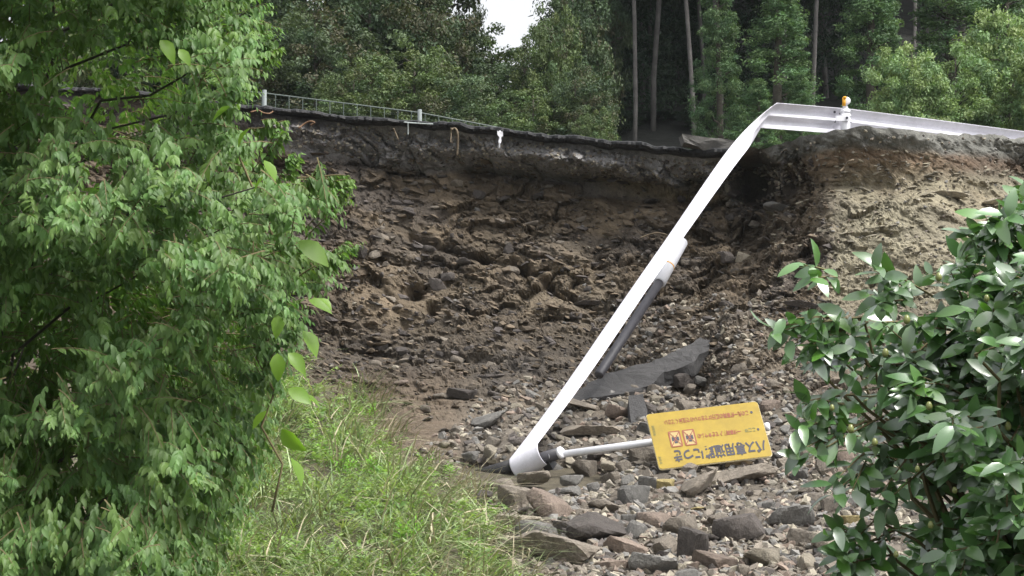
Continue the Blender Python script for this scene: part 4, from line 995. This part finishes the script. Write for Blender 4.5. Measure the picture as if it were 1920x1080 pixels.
cc_ = green(N, (0.064, 0.165, 0.042), 0.4, 0.35, gc)
newl = gc.random(N) < 0.12; cc_[newl] = np.array([0.09, 0.22, 0.03]) * gc.uniform(0.8, 1.2, (newl.sum(), 1))
gr = gc.random(N) < 0.22; cc_[gr] = np.array([0.12, 0.20, 0.10]) * gc.uniform(0.8, 1.15, (gr.sum(), 1))
rowsT = [(0.16, 0.68), (0.42, 1.0), (0.70, 0.80), (0.9, 0.36)]
lf = leaves(tw.reshape(-1, 3), ld.reshape(-1, 3), upv.reshape(-1, 3), 0.096 * sz, 0.043 * sz, gc.uniform(0.05, 0.50, N), 0.22 * gc.uniform(0.2, 1.4, N), cc_, 'foliage', M['leafB'])
under(lf, cam_)
rowsT = [(0.18, 0.62), (0.42, 1.0), (0.68, 0.78), (0.87, 0.36)]
mb = MB(); cb = P(2080, 1450, 8.7)
for j in range(len(cs)): mb.tube(np.vstack([cs[j], tw[j][::2]]), np.linspace(0.005, 0.002, 5), 4)
for j in range(0, len(cs), 6): mb.tube(limb(cb + (cs[j] - cb) * gc.uniform(0.3, 0.6), cs[j], 0.15, 7, gc, 0.03), np.linspace(0.012, 0.005, 7), 5)
under(mb.build('branches', M['twig'], None), cam_)
mb = MB()
for k in range(6): mb.tube(limb(cb + gc.normal(0, .05, 3), cb + gc.normal(0, 0.25, 3) + np.array([0, 0, gc.uniform(0.6, 1.3)]), 0.1, 7, gc), np.linspace(0.03, 0.014, 7), 8)
under(mb.build('stems', M['bark'], None, True), cam_)
BUD = [(1742, 762), (1595, 805), (1660, 662), (1790, 920), (1745, 985), (1810, 1010), (1560, 765), (1700, 600), (1850, 560), (1880, 700), (1640, 830), (1835, 620), (1720, 880), (1760, 520), (1890, 800), (1680, 1040)]
sv, stt = ICO[2]
for k, (x, y) in enumerate(BUD):
    c0_ = P(x, y, 7.45 + 0.05 * (k % 3)); r_ = 0.0105 * gc.uniform(0.8, 1.15); V = sv * np.array([1, 1, 1.25]) * r_; V[:, 2] += (sv[:, 2] > 0.8) * r_ * 0.25
    under(mk('bud', V + c0_, stt, M['bud'], smooth=True), cam_)

# ------------------------------------------------------------------ grass and weeds on the bank
gg = np.random.default_rng(44)
def blades(P0, Dir, L, Wd, bend, col, name):
    n = len(P0); Dir = nrmz(Dir); horiz = Dir.copy(); horiz[:, 2] = 0; horiz = nrmz(horiz + gg.normal(0, 0.02, horiz.shape)); side = nrmz(np.cross(Dir, horiz + np.array([0, 0, 0.3])))
    ts = np.array([0, 0.35, 0.7, 1.0]); V = []
    for t, wf in zip(ts, [1.0, 0.85, 0.5, 0.06]):
        c_ = P0 + Dir * (L * t)[:, None] + horiz * (L * bend * t * t)[:, None]; c_[:, 2] -= L * bend * 0.8 * t ** 2.5
        V += [c_ - side * (Wd * wf / 2)[:, None], c_ + side * (Wd * wf / 2)[:, None]]
    V = np.stack(V, 1); b = (np.arange(n) * 8)[:, None, None]
    Q = (np.array([[0, 1, 3, 2], [2, 3, 5, 4], [4, 5, 7, 6]])[None] + b).reshape(-1, 4)
    return mk(name, V.reshape(-1, 3), Q, M['grass'], colors=np.repeat(col, 8, 0))
pts_ = []; ins_ = []; pxy = []
while len(pts_) < 21000:
    y = 655 + 600 * gg.random() ** 1.1; x = gg.uniform(150, np.interp(y, EY, EX) + 8)
    p, s = bank_pt(x, y)
    if s < -4: continue
    nz_ = float(vnoise(np.array([[x / 45.0, y / 32.0, 1.0]]), 15)[0])
    if nz_ < -0.15 and gg.random() < 0.88: continue
    pts_.append(p); ins_.append(s); pxy.append((x, y, nz_))
ins_ = np.array(ins_); pts_ = bank_lift(np.array(pts_), ins_); pxy = np.array(pxy)
dry = (np.exp(-(ins_ / 100.0)) * 0.95 + 0.12 + 0.45 * (pxy[:, 2] < 0.0)) > gg.random(len(pts_))
Dirb = gg.normal(0, 0.45, pts_.shape); Dirb[:, 2] += 0.9
Dirb[dry] += np.array([0.45, -0.5, -0.30])
Lb = gg.uniform(0.14, 0.42, len(pts_)) * np.clip(1 + 0.8 * pxy[:, 2], 0.5, 1.6); Lb[dry] *= 1.35; Lb[(pxy[:, 1] < 720)] *= 0.8
colb = green(len(pts_), (0.17, 0.235, 0.12), 0.6, 0.35, gg); colb[dry] = np.array([0.47, 0.41, 0.28]) * gg.uniform(0.5, 1.2, (dry.sum(), 1)); mixg = dry & (gg.random(len(pts_)) < 0.5); colb[mixg] = np.array([0.32, 0.40, 0.19]) * gg.uniform(0.6, 1.2, (mixg.sum(), 1))
bend_ = np.where(dry, gg.uniform(0.2, 0.6, len(pts_)), gg.uniform(0.3, 1.0, len(pts_))); wid_ = gg.uniform(0.005, 0.018, len(pts_))
gr_ = ~dry
o = blades(pts_[gr_], Dirb[gr_], Lb[gr_], wid_[gr_], bend_[gr_], colb[gr_], 'grass')
tag(o, 'green grass growing over the bank', 'grass', kind='stuff')
o = blades(pts_[dry] + np.array([0, -0.02, 0.04]), Dirb[dry], Lb[dry], wid_[dry] * 1.1, bend_[dry], colb[dry], 'straw'); o.data.materials[0] = M['straw']
tag(o, 'straw coloured flattened grass hanging over the edge of the bank', 'straw', kind='stuff')
# leafy weeds (ground cover)
wp = []; 
while len(wp) < 2500:
    y = 690 + 480 * gg.random(); x = gg.uniform(300, np.interp(y, EY, EX) - 25)
    if float(vnoise(np.array([[x / 60.0, y / 45.0, 7.0]]), 16)[0]) < -0.05: continue
    p, s = bank_pt(x, y); wp.append(np.append(p, s))
wp = np.array(wp); wp = bank_lift(wp[:, :3], wp[:, 3]); wd_ = gg.normal(0, 0.45, wp.shape); wd_[:, 2] += 0.8; wd_[:, 1] -= 0.3
o, _t = spray_set(wp, wd_, gg.uniform(0.10, 0.30, len(wp)), 9, 0.060, 0.022, (0.19, 0.29, 0.12), gg, 'weeds', M['leafA'], hang=0.1, sag=0.15, spread=1.0)
tag(o, 'leafy green weeds growing through the grass of the bank', 'weeds', kind='stuff')
sel = gg.random(len(wp)) < 0.45
o, _t = spray_set(wp[sel] + gg.normal(0, 0.12, (sel.sum(), 3)) * [1, 1, 0], wd_[sel] + gg.normal(0, .3, (sel.sum(), 3)), gg.uniform(0.12, 0.34, sel.sum()), 8, 0.085, 0.045, (0.15, 0.25, 0.09), gg, 'weeds', M['leafA'], hang=0.25, sag=0.2, spread=1.0)
tag(o, 'darker broad leaved weeds standing between the grass', 'weeds', kind='stuff')
def tuft(x, y, nbl, L, lab, col=(0.26, 0.35, 0.19), lean=(0.5, -0.3)):
    p, s = bank_pt(x, y); p = bank_lift(p[None], np.array([s]))[0]; P0 = p + gg.normal(0, 0.03, (nbl, 3)) * [1, 1, 0.2]; Di = gg.normal(0, 0.3, (nbl, 3)); Di[:, 2] += 1; Di[:, 0] += lean[0]; Di[:, 1] += lean[1]
    o = blades(P0, Di, L * gg.uniform(0.6, 1.2, nbl), np.full(nbl, 0.017), gg.uniform(0.4, 0.9, nbl), green(nbl, col, 0.25, 0.4, gg), 'grass_tuft'); return tag(o, lab, 'grass tuft', 'tall grass tufts on the bank')
for (x, y, nb_, L, lab) in [(585, 745, 26, 0.50, 'tall arching grass tuft where the vine meets the pit wall'), (610, 790, 20, 0.35, 'shorter grass tuft just below the tall arching one'), (730, 960, 28, 0.5, 'blue green grass tuft drooping in the middle of the bank'), (640, 1010, 24, 0.42, 'grass tuft with pale arching blades near the bottom left of the bank'), (505, 1060, 22, 0.4, 'grass tuft with broad bright blades at the bottom beside the tree'), (850, 1010, 26, 0.45, 'light green grass tuft hanging toward the rubble edge'), (790, 1065, 26, 0.4, 'grass tuft at the bottom edge of the bank'), (560, 930, 20, 0.45, 'pale grass tuft against the lower tree leaves')]:
    tuft(x, y, nb_, L, lab)
def weedplant(x, y, n, hgt, lab):
    p, s = bank_pt(x, y); p = bank_lift(p[None], np.array([s]))[0]; B_ = p + gg.normal(0, 0.05, (n, 3)) * [1, 1, 0]; Dw = gg.normal(0, 0.35, (n, 3)); Dw[:, 2] += 1
    r = empty('weed_plant', p, lab, 'weed', 'leafy weeds standing on the bank')
    o, t_ = spray_set(B_, Dw, hgt * gg.uniform(0.7, 1.1, n), 12, 0.075, 0.02, (0.15, 0.32, 0.06), gg, 'foliage', M['leafA'], hang=0.0, sag=0.1, spread=1.1); under(o, r)
    mb = MB()
    for j in range(n): mb.tube(np.vstack([B_[j], t_[j][::3]]), np.linspace(0.005, 0.002, 5), 4)
    under(mb.build('stems', M['twig'], None), r)
for (x, y, n_2, hg_, lab) in [(690, 800, 9, 0.30, 'bright leafy weed at the top corner of the bank against the bare soil'), (650, 900, 14, 0.34, 'bushy green weed in the middle of the bank'), (700, 905, 12, 0.34, 'bushy weed right of the middle one'), (800, 885, 9, 0.26, 'leafy weed at the upper right edge of the bank'), (600, 860, 10, 0.3, 'leafy weed just right of the bright vine leaves'), (760, 1040, 10, 0.28, 'leafy weed low on the bank near the bottom edge'), (835, 900, 6, 0.2, 'small weed nearest to the black guard post'), (960, 985, 4, 0.14, 'tiny green weed among the rocks beside the bank edge')]:
    weedplant(x, y, n_2, hg_, lab)

# ------------------------------------------------------------------ forest
gf = np.random.default_rng(55)
def cloud(cen, rad, nper, size, base, g, tips=None, flat=0.7, aspect=0.55, outc=None, bright=0.35):
    """clumps of small leaf faces; returns verts, quads, colours"""
    n = len(cen); N = n * nper; v = g.normal(size=(N, 3)); v = nrmz(v) * (g.random((N, 1)) ** 0.45)
    C0 = np.repeat(cen, nper, 0); Rr_ = np.repeat(rad, nper)[:, None]
    p = C0 + v * Rr_ * np.array([1, 1, flat])
    nrm_ = nrmz(v * 0.8 + g.normal(0, 0.55, (N, 3)) + np.array([0, 0, 0.5])); a = nrmz(np.cross(nrm_, g.normal(size=(N, 3)))); b = np.cross(nrm_, a)
    s = (size * g.uniform(0.6, 1.3, N))[:, None]
    V = np.stack([p - a * s, p - b * s * aspect + a * s * 0.1, p + a * s - nrm_ * s * 0.3, p + b * s * aspect + a * s * 0.1], 1).reshape(-1, 3)
    Qd = np.arange(N * 4).reshape(-1, 4)
    cc = green(n, base, 0.28, 0.4, g).repeat(nper, 0) * g.uniform(0.75, 1.3, (N, 1))
    if tips is not None:
        k = g.random(n) < tips[1]; kk = np.repeat(k, nper) & (g.random(N) < 0.8); cc[kk] = np.array(tips[0]) * g.uniform(0.7, 1.3, (kk.sum(), 1))
    return V, Qd, np.repeat(cc, 4, 0)
def crown_points(n, kind, g):
    if kind == 'round':
        v = nrmz(g.normal(size=(n, 3))); r = g.uniform(0.55, 1.0, n)[:, None]; v = v * r
        lobes = nrmz(np.random.default_rng(int(g.integers(1e6))).normal(size=(9, 3))); k = (v @ lobes.T).max(1); v *= (0.72 + 0.35 * k)[:, None]
        v[:, 2] = v[:, 2] * 0.5 + 0.52; return v
    if kind == 'cone':
        z = g.random(n) ** 1.25; a = g.uniform(0, 6.28, n); r = (1 - z) ** 0.75 * g.uniform(0.55, 1.05, n) * (1 + 0.16 * np.sin(a * 3 + z * 20)); return np.stack([r * np.cos(a), r * np.sin(a), z * 0.98 + 0.02], -1)
    z = g.random(n); a = g.uniform(0, 6.28, n); r = (1 - z) ** 0.6 * g.uniform(0.3, 1.05, n); return np.stack([r * np.cos(a), r * np.sin(a), z], -1)
def tree_proto(kind, H, Wt, nclu, nper, lsz, crad, base, seed, z0=0.0, trunk=None, tips=None, bark='bark', flat=0.7, aspect=0.55):
    g = np.random.default_rng(seed); cpn = crown_points(nclu, kind, g)
    cw = cpn * np.array([Wt / 2, Wt / 2, H - z0]) + np.array([0, 0, z0])
    rad = crad * g.uniform(0.6, 1.25, nclu)
    V, Qd, C = cloud(cw, rad, nper, lsz, base, g, tips, flat, aspect)
    o = mk('crown', V, Qd, M['leafF'], colors=C)
    mb = MB(); tr = trunk or 0.02 * H
    zz = np.linspace(-0.8, H * 0.93, 10); px_ = np.stack([0.02 * H * np.sin(zz * 0.35 + seed) * 0.3, 0.01 * H * np.cos(zz * 0.4), zz], -1); mb.tube(px_, np.linspace(tr, tr * 0.25, 10), 10)
    t_ = mb.build('trunk', M[bark], None, True)
    mb = MB()
    for k in g.choice(nclu, 26): 
        e = cw[k]; zb = max(e[2] - 0.25 * np.hypot(e[0], e[1]) - 0.1, z0 * 0.6); mb.tube(limb([0, 0, zb], e, 0.1, 5, g, 0.03), np.linspace(tr * 0.28, tr * 0.06, 5), 5)
    l_ = mb.build('limbs', M[bark], None, True)
    return [o, t_, l_]
PROT = {}
G1, G2, G3 = (0.066, 0.108, 0.060), (0.058, 0.095, 0.055), (0.085, 0.135, 0.062)
DIM = {'bushA': (5.5, 4.2), 'bushB': (5.5, 4.2), 'bushC': (5.5, 4.2), 'cone': (6.5, 1.9), 'cone2': (6.5, 1.9), 'light': (3.2, 2.8), 'light2': (3.2, 2.8), 'cedar': (20, 4.6), 'cedar2': (20, 5.2)}
PROT['bushA'] = tree_proto('round', 5.5, 4.2, 280, 110, 0.058, 0.40, G1, 1, 0.0, tips=((0.085, 0.088, 0.05), 0.2))
PROT['bushB'] = tree_proto('round', 5.5, 4.2, 280, 110, 0.058, 0.36, G3, 2, 0.0, tips=((0.075, 0.08, 0.04), 0.12))
PROT['bushC'] = tree_proto('round', 5.5, 4.2, 280, 110, 0.055, 0.36, G2, 3, 0.0, tips=((0.09, 0.088, 0.052), 0.25))
PROT['cone'] = tree_proto('cone', 6.5, 1.9, 420, 90, 0.036, 0.20, (0.090, 0.165, 0.088), 4, 0.1, aspect=0.35)
PROT['cone2'] = tree_proto('cone', 6.5, 1.9, 420, 90, 0.036, 0.20, (0.080, 0.150, 0.080), 5, 0.1, aspect=0.35)
PROT['light'] = tree_proto('round', 3.2, 2.8, 200, 120, 0.045, 0.24, (0.17, 0.265, 0.135), 6, 0.0, aspect=0.45)
PROT['light2'] = tree_proto('round', 3.2, 2.8, 200, 120, 0.045, 0.24, (0.15, 0.24, 0.12), 7, 0.0, aspect=0.45)
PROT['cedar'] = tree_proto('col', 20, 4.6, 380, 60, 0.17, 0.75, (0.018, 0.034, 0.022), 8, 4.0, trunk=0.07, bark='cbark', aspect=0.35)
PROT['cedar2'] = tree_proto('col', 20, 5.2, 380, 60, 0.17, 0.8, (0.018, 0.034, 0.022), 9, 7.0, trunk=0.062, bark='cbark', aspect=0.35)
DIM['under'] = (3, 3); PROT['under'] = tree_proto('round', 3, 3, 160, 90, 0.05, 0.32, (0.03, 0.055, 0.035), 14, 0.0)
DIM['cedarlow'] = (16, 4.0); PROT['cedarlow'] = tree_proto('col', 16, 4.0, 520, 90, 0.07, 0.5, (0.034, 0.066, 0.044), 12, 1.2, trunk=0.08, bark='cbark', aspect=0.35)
used_p = {}
def plant(kind, name, px_, D, H, W_, lab, cat, group=None, rz=None, zoff=0.0, pz=None):
    x = (px_ - 960) / F * D; z = ground_z(x, D) + zoff if pz is None else pz
    src = PROT[kind]; H0, W0_ = DIM[kind]
    r = bpy.data.objects.new(name, None); COL.objects.link(r); r.location = (x, D, z); r.rotation_euler = (0, 0, gf.uniform(0, 6.28) if rz is None else rz)
    r.scale = (W_ / W0_, W_ / W0_, H / H0); tag(r, lab, cat, group)
    for s_ in src:
        c_ = s_.copy() if kind in used_p else s_
        if kind in used_p: COL.objects.link(c_)
        c_.parent = r
    used_p[kind] = 1
    return r
# broadleaf mass left of the gap
def top(px_, D, ty):     # height of a tree whose top is seen at row ty
    return float(P(px_, ty, D)[2]) - ground_z((px_ - 960) / F * D, D)
BT = [('bushA', 480, 50, -130, 330, 'dense dark tree rising directly behind the first fence post'),
      ('bushC', 590, 48, 15, 300, 'brownish green tree behind the fence left of the second fence post'),
      ('bushB', 660, 46, 120, 200, 'low green bush leaning over the fence between its two posts'),
      ('bushA', 690, 52, -90, 330, 'tall dark tree in the left half of the skyline'),
      ('bushB', 775, 47, 90, 260, 'lighter green bushy tree right behind the second fence post'),
      ('bushC', 800, 53, -60, 260, 'dark tree whose top falls away left of the bright sky gap'),
      ('bushB', 905, 54, 62, 250, 'light green tree standing right under the bright sky gap'),
      ('bushA', 880, 46, 140, 210, 'low dark bush behind the middle of the fence'),
      ('bushC', 985, 50, 88, 240, 'brownish tree just below and right of the sky gap'),
      ('bushA', 1075, 51, -45, 190, 'dark tree between the sky gap and the dark cedar grove'),
      ('bushB', 1035, 49, 22, 160, 'pale green tree at the right side of the sky gap'),
      ('bushB', 1000, 45, 165, 200, 'low light green bush behind the right end of the fence'),
      ('bushC', 1080, 45, 130, 160, 'low brownish bush at the left edge of the dark cedar grove'),
      ('bushB', 1115, 44, 205, 100, 'small pale bush right beside the dark cedar grove'),
      ('bushA', 560, 56, -330, 420, 'very tall dark tree at the top left of the skyline behind the others'),
      ('bushC', 735, 58, -230, 340, 'tall tree with brownish tips left of the sky gap in the back row'),
      ('bushA', 870, 56, 12, 130, 'narrow dark tree with its top at the left rim of the sky gap'),
      ('bushA', 380, 52, -260, 420, 'tall dark tree behind the big leafy tree at left'),
      ('bushB', 250, 50, -240, 420, 'tall tree hidden mostly behind the big leafy tree at left'),
      ('bushA', 80, 54, -300, 460, 'tall tree glimpsed at far left through the big leafy tree'),
      ('bushC', 1110, 57, -160, 150, 'tall tree in the back row right of the sky gap')]
for (k, x, D, ty, wp_, lab) in BT: plant(k, 'broadleaf_tree', x, D, top(x, D, ty), wp_ * D / F, lab, 'tree', 'broadleaf trees behind the fence')
CT_ = [('cone2', 1350, 48, -130, 130, 'narrow young conifer right of the dark grove'),
       ('cone', 1466, 46.5, -100, 205, 'cone shaped conifer directly behind the bend of the guard rail'),
       ('cone', 1642, 48, -150, 200, 'cone shaped conifer behind the rail post and reflector'),
       ('cone2', 1790, 50, -200, 260, 'broad conifer behind the light green bushes at right'),
       ('cone', 1890, 51, -200, 260, 'conifer at the top right corner'),
       ('cone2', 1985, 48, -160, 220, 'conifer partly cut by the right edge'),
       ('cone', 1425, 44, 150, 120, 'low conifer showing under the guard rail beam'),
       ('cone2', 1505, 45, 140, 110, 'low conifer right under the upright beam of the guard rail')]
for (k, x, D, ty, wp_, lab) in CT_: plant(k, 'conifer_tree', x, D, top(x, D, ty), wp_ * D / F, lab, 'tree', 'young conifers behind the guard rail')
LTt = [('light', 1715, 41, 80, 190, 'rounded light green bush behind the rail right of the reflector'),
       ('light2', 1800, 42, 90, 220, 'light green bush in the middle of the group behind the rail'),
       ('light', 1900, 43, 0, 240, 'tall light green tree at the right edge behind the rail'),
       ('light2', 1675, 43, 160, 110, 'low light green bush just right of the reflector'),
       ('light2', 1990, 41, 30, 240, 'light green bush cut by the right edge of the frame')]
for (k, x, D, ty, wp_, lab) in LTt: plant(k, 'broadleaf_shrub', x, D, top(x, D, ty), wp_ * D / F, lab, 'shrub', 'light green shrubs behind the rail')
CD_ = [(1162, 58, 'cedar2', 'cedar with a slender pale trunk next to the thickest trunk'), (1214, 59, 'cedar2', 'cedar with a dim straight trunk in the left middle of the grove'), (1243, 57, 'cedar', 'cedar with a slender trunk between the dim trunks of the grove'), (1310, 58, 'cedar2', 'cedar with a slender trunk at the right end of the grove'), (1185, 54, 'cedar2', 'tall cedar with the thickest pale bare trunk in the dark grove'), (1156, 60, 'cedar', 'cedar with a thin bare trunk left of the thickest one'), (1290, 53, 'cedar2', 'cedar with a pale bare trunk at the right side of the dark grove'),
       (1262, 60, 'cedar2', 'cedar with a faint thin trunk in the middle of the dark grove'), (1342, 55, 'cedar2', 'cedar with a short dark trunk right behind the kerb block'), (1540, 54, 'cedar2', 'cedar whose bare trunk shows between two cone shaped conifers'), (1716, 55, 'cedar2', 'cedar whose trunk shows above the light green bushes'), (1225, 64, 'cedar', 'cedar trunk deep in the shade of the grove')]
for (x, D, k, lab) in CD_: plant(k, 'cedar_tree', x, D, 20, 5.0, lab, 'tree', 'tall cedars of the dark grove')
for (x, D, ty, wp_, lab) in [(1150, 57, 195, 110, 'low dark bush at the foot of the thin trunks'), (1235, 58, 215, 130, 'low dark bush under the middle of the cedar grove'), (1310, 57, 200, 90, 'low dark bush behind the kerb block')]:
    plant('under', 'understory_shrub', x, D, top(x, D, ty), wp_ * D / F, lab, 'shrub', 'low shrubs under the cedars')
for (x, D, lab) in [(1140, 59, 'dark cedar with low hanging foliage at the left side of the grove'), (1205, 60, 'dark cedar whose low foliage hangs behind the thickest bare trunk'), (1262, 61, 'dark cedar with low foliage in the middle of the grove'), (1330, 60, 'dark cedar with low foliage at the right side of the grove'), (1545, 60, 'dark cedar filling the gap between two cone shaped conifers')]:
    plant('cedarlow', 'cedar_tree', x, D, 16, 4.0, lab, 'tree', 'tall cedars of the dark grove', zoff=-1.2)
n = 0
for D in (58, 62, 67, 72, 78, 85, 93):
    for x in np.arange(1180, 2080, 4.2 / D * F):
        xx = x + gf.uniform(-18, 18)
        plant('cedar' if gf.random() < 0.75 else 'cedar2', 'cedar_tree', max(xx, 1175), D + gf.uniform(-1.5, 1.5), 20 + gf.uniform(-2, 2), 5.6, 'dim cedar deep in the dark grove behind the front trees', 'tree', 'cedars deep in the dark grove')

# ------------------------------------------------------------------ thin damp air between camera and forest
hb = MB(); hb.box((0, 95, 12), (130, 0, 0), (0, 135, 0), (0, 0, 36))
hz_ = hb.build('haze', None); hm = bpy.data.materials.new('haze'); hm.use_nodes = True; ht = hm.node_tree; ht.nodes.clear()
ho = ht.nodes.new('ShaderNodeOutputMaterial'); hv = ht.nodes.new('ShaderNodeVolumePrincipled'); hv.inputs['Color'].default_value = (0.86, 0.93, 0.97, 1); hv.inputs['Density'].default_value = 0.0002
ht.links.new(hv.outputs[0], ho.inputs['Volume']); hz_.data.materials.append(hm); tag(hz_, 'thin damp haze hanging before the forest', 'haze', kind='stuff')
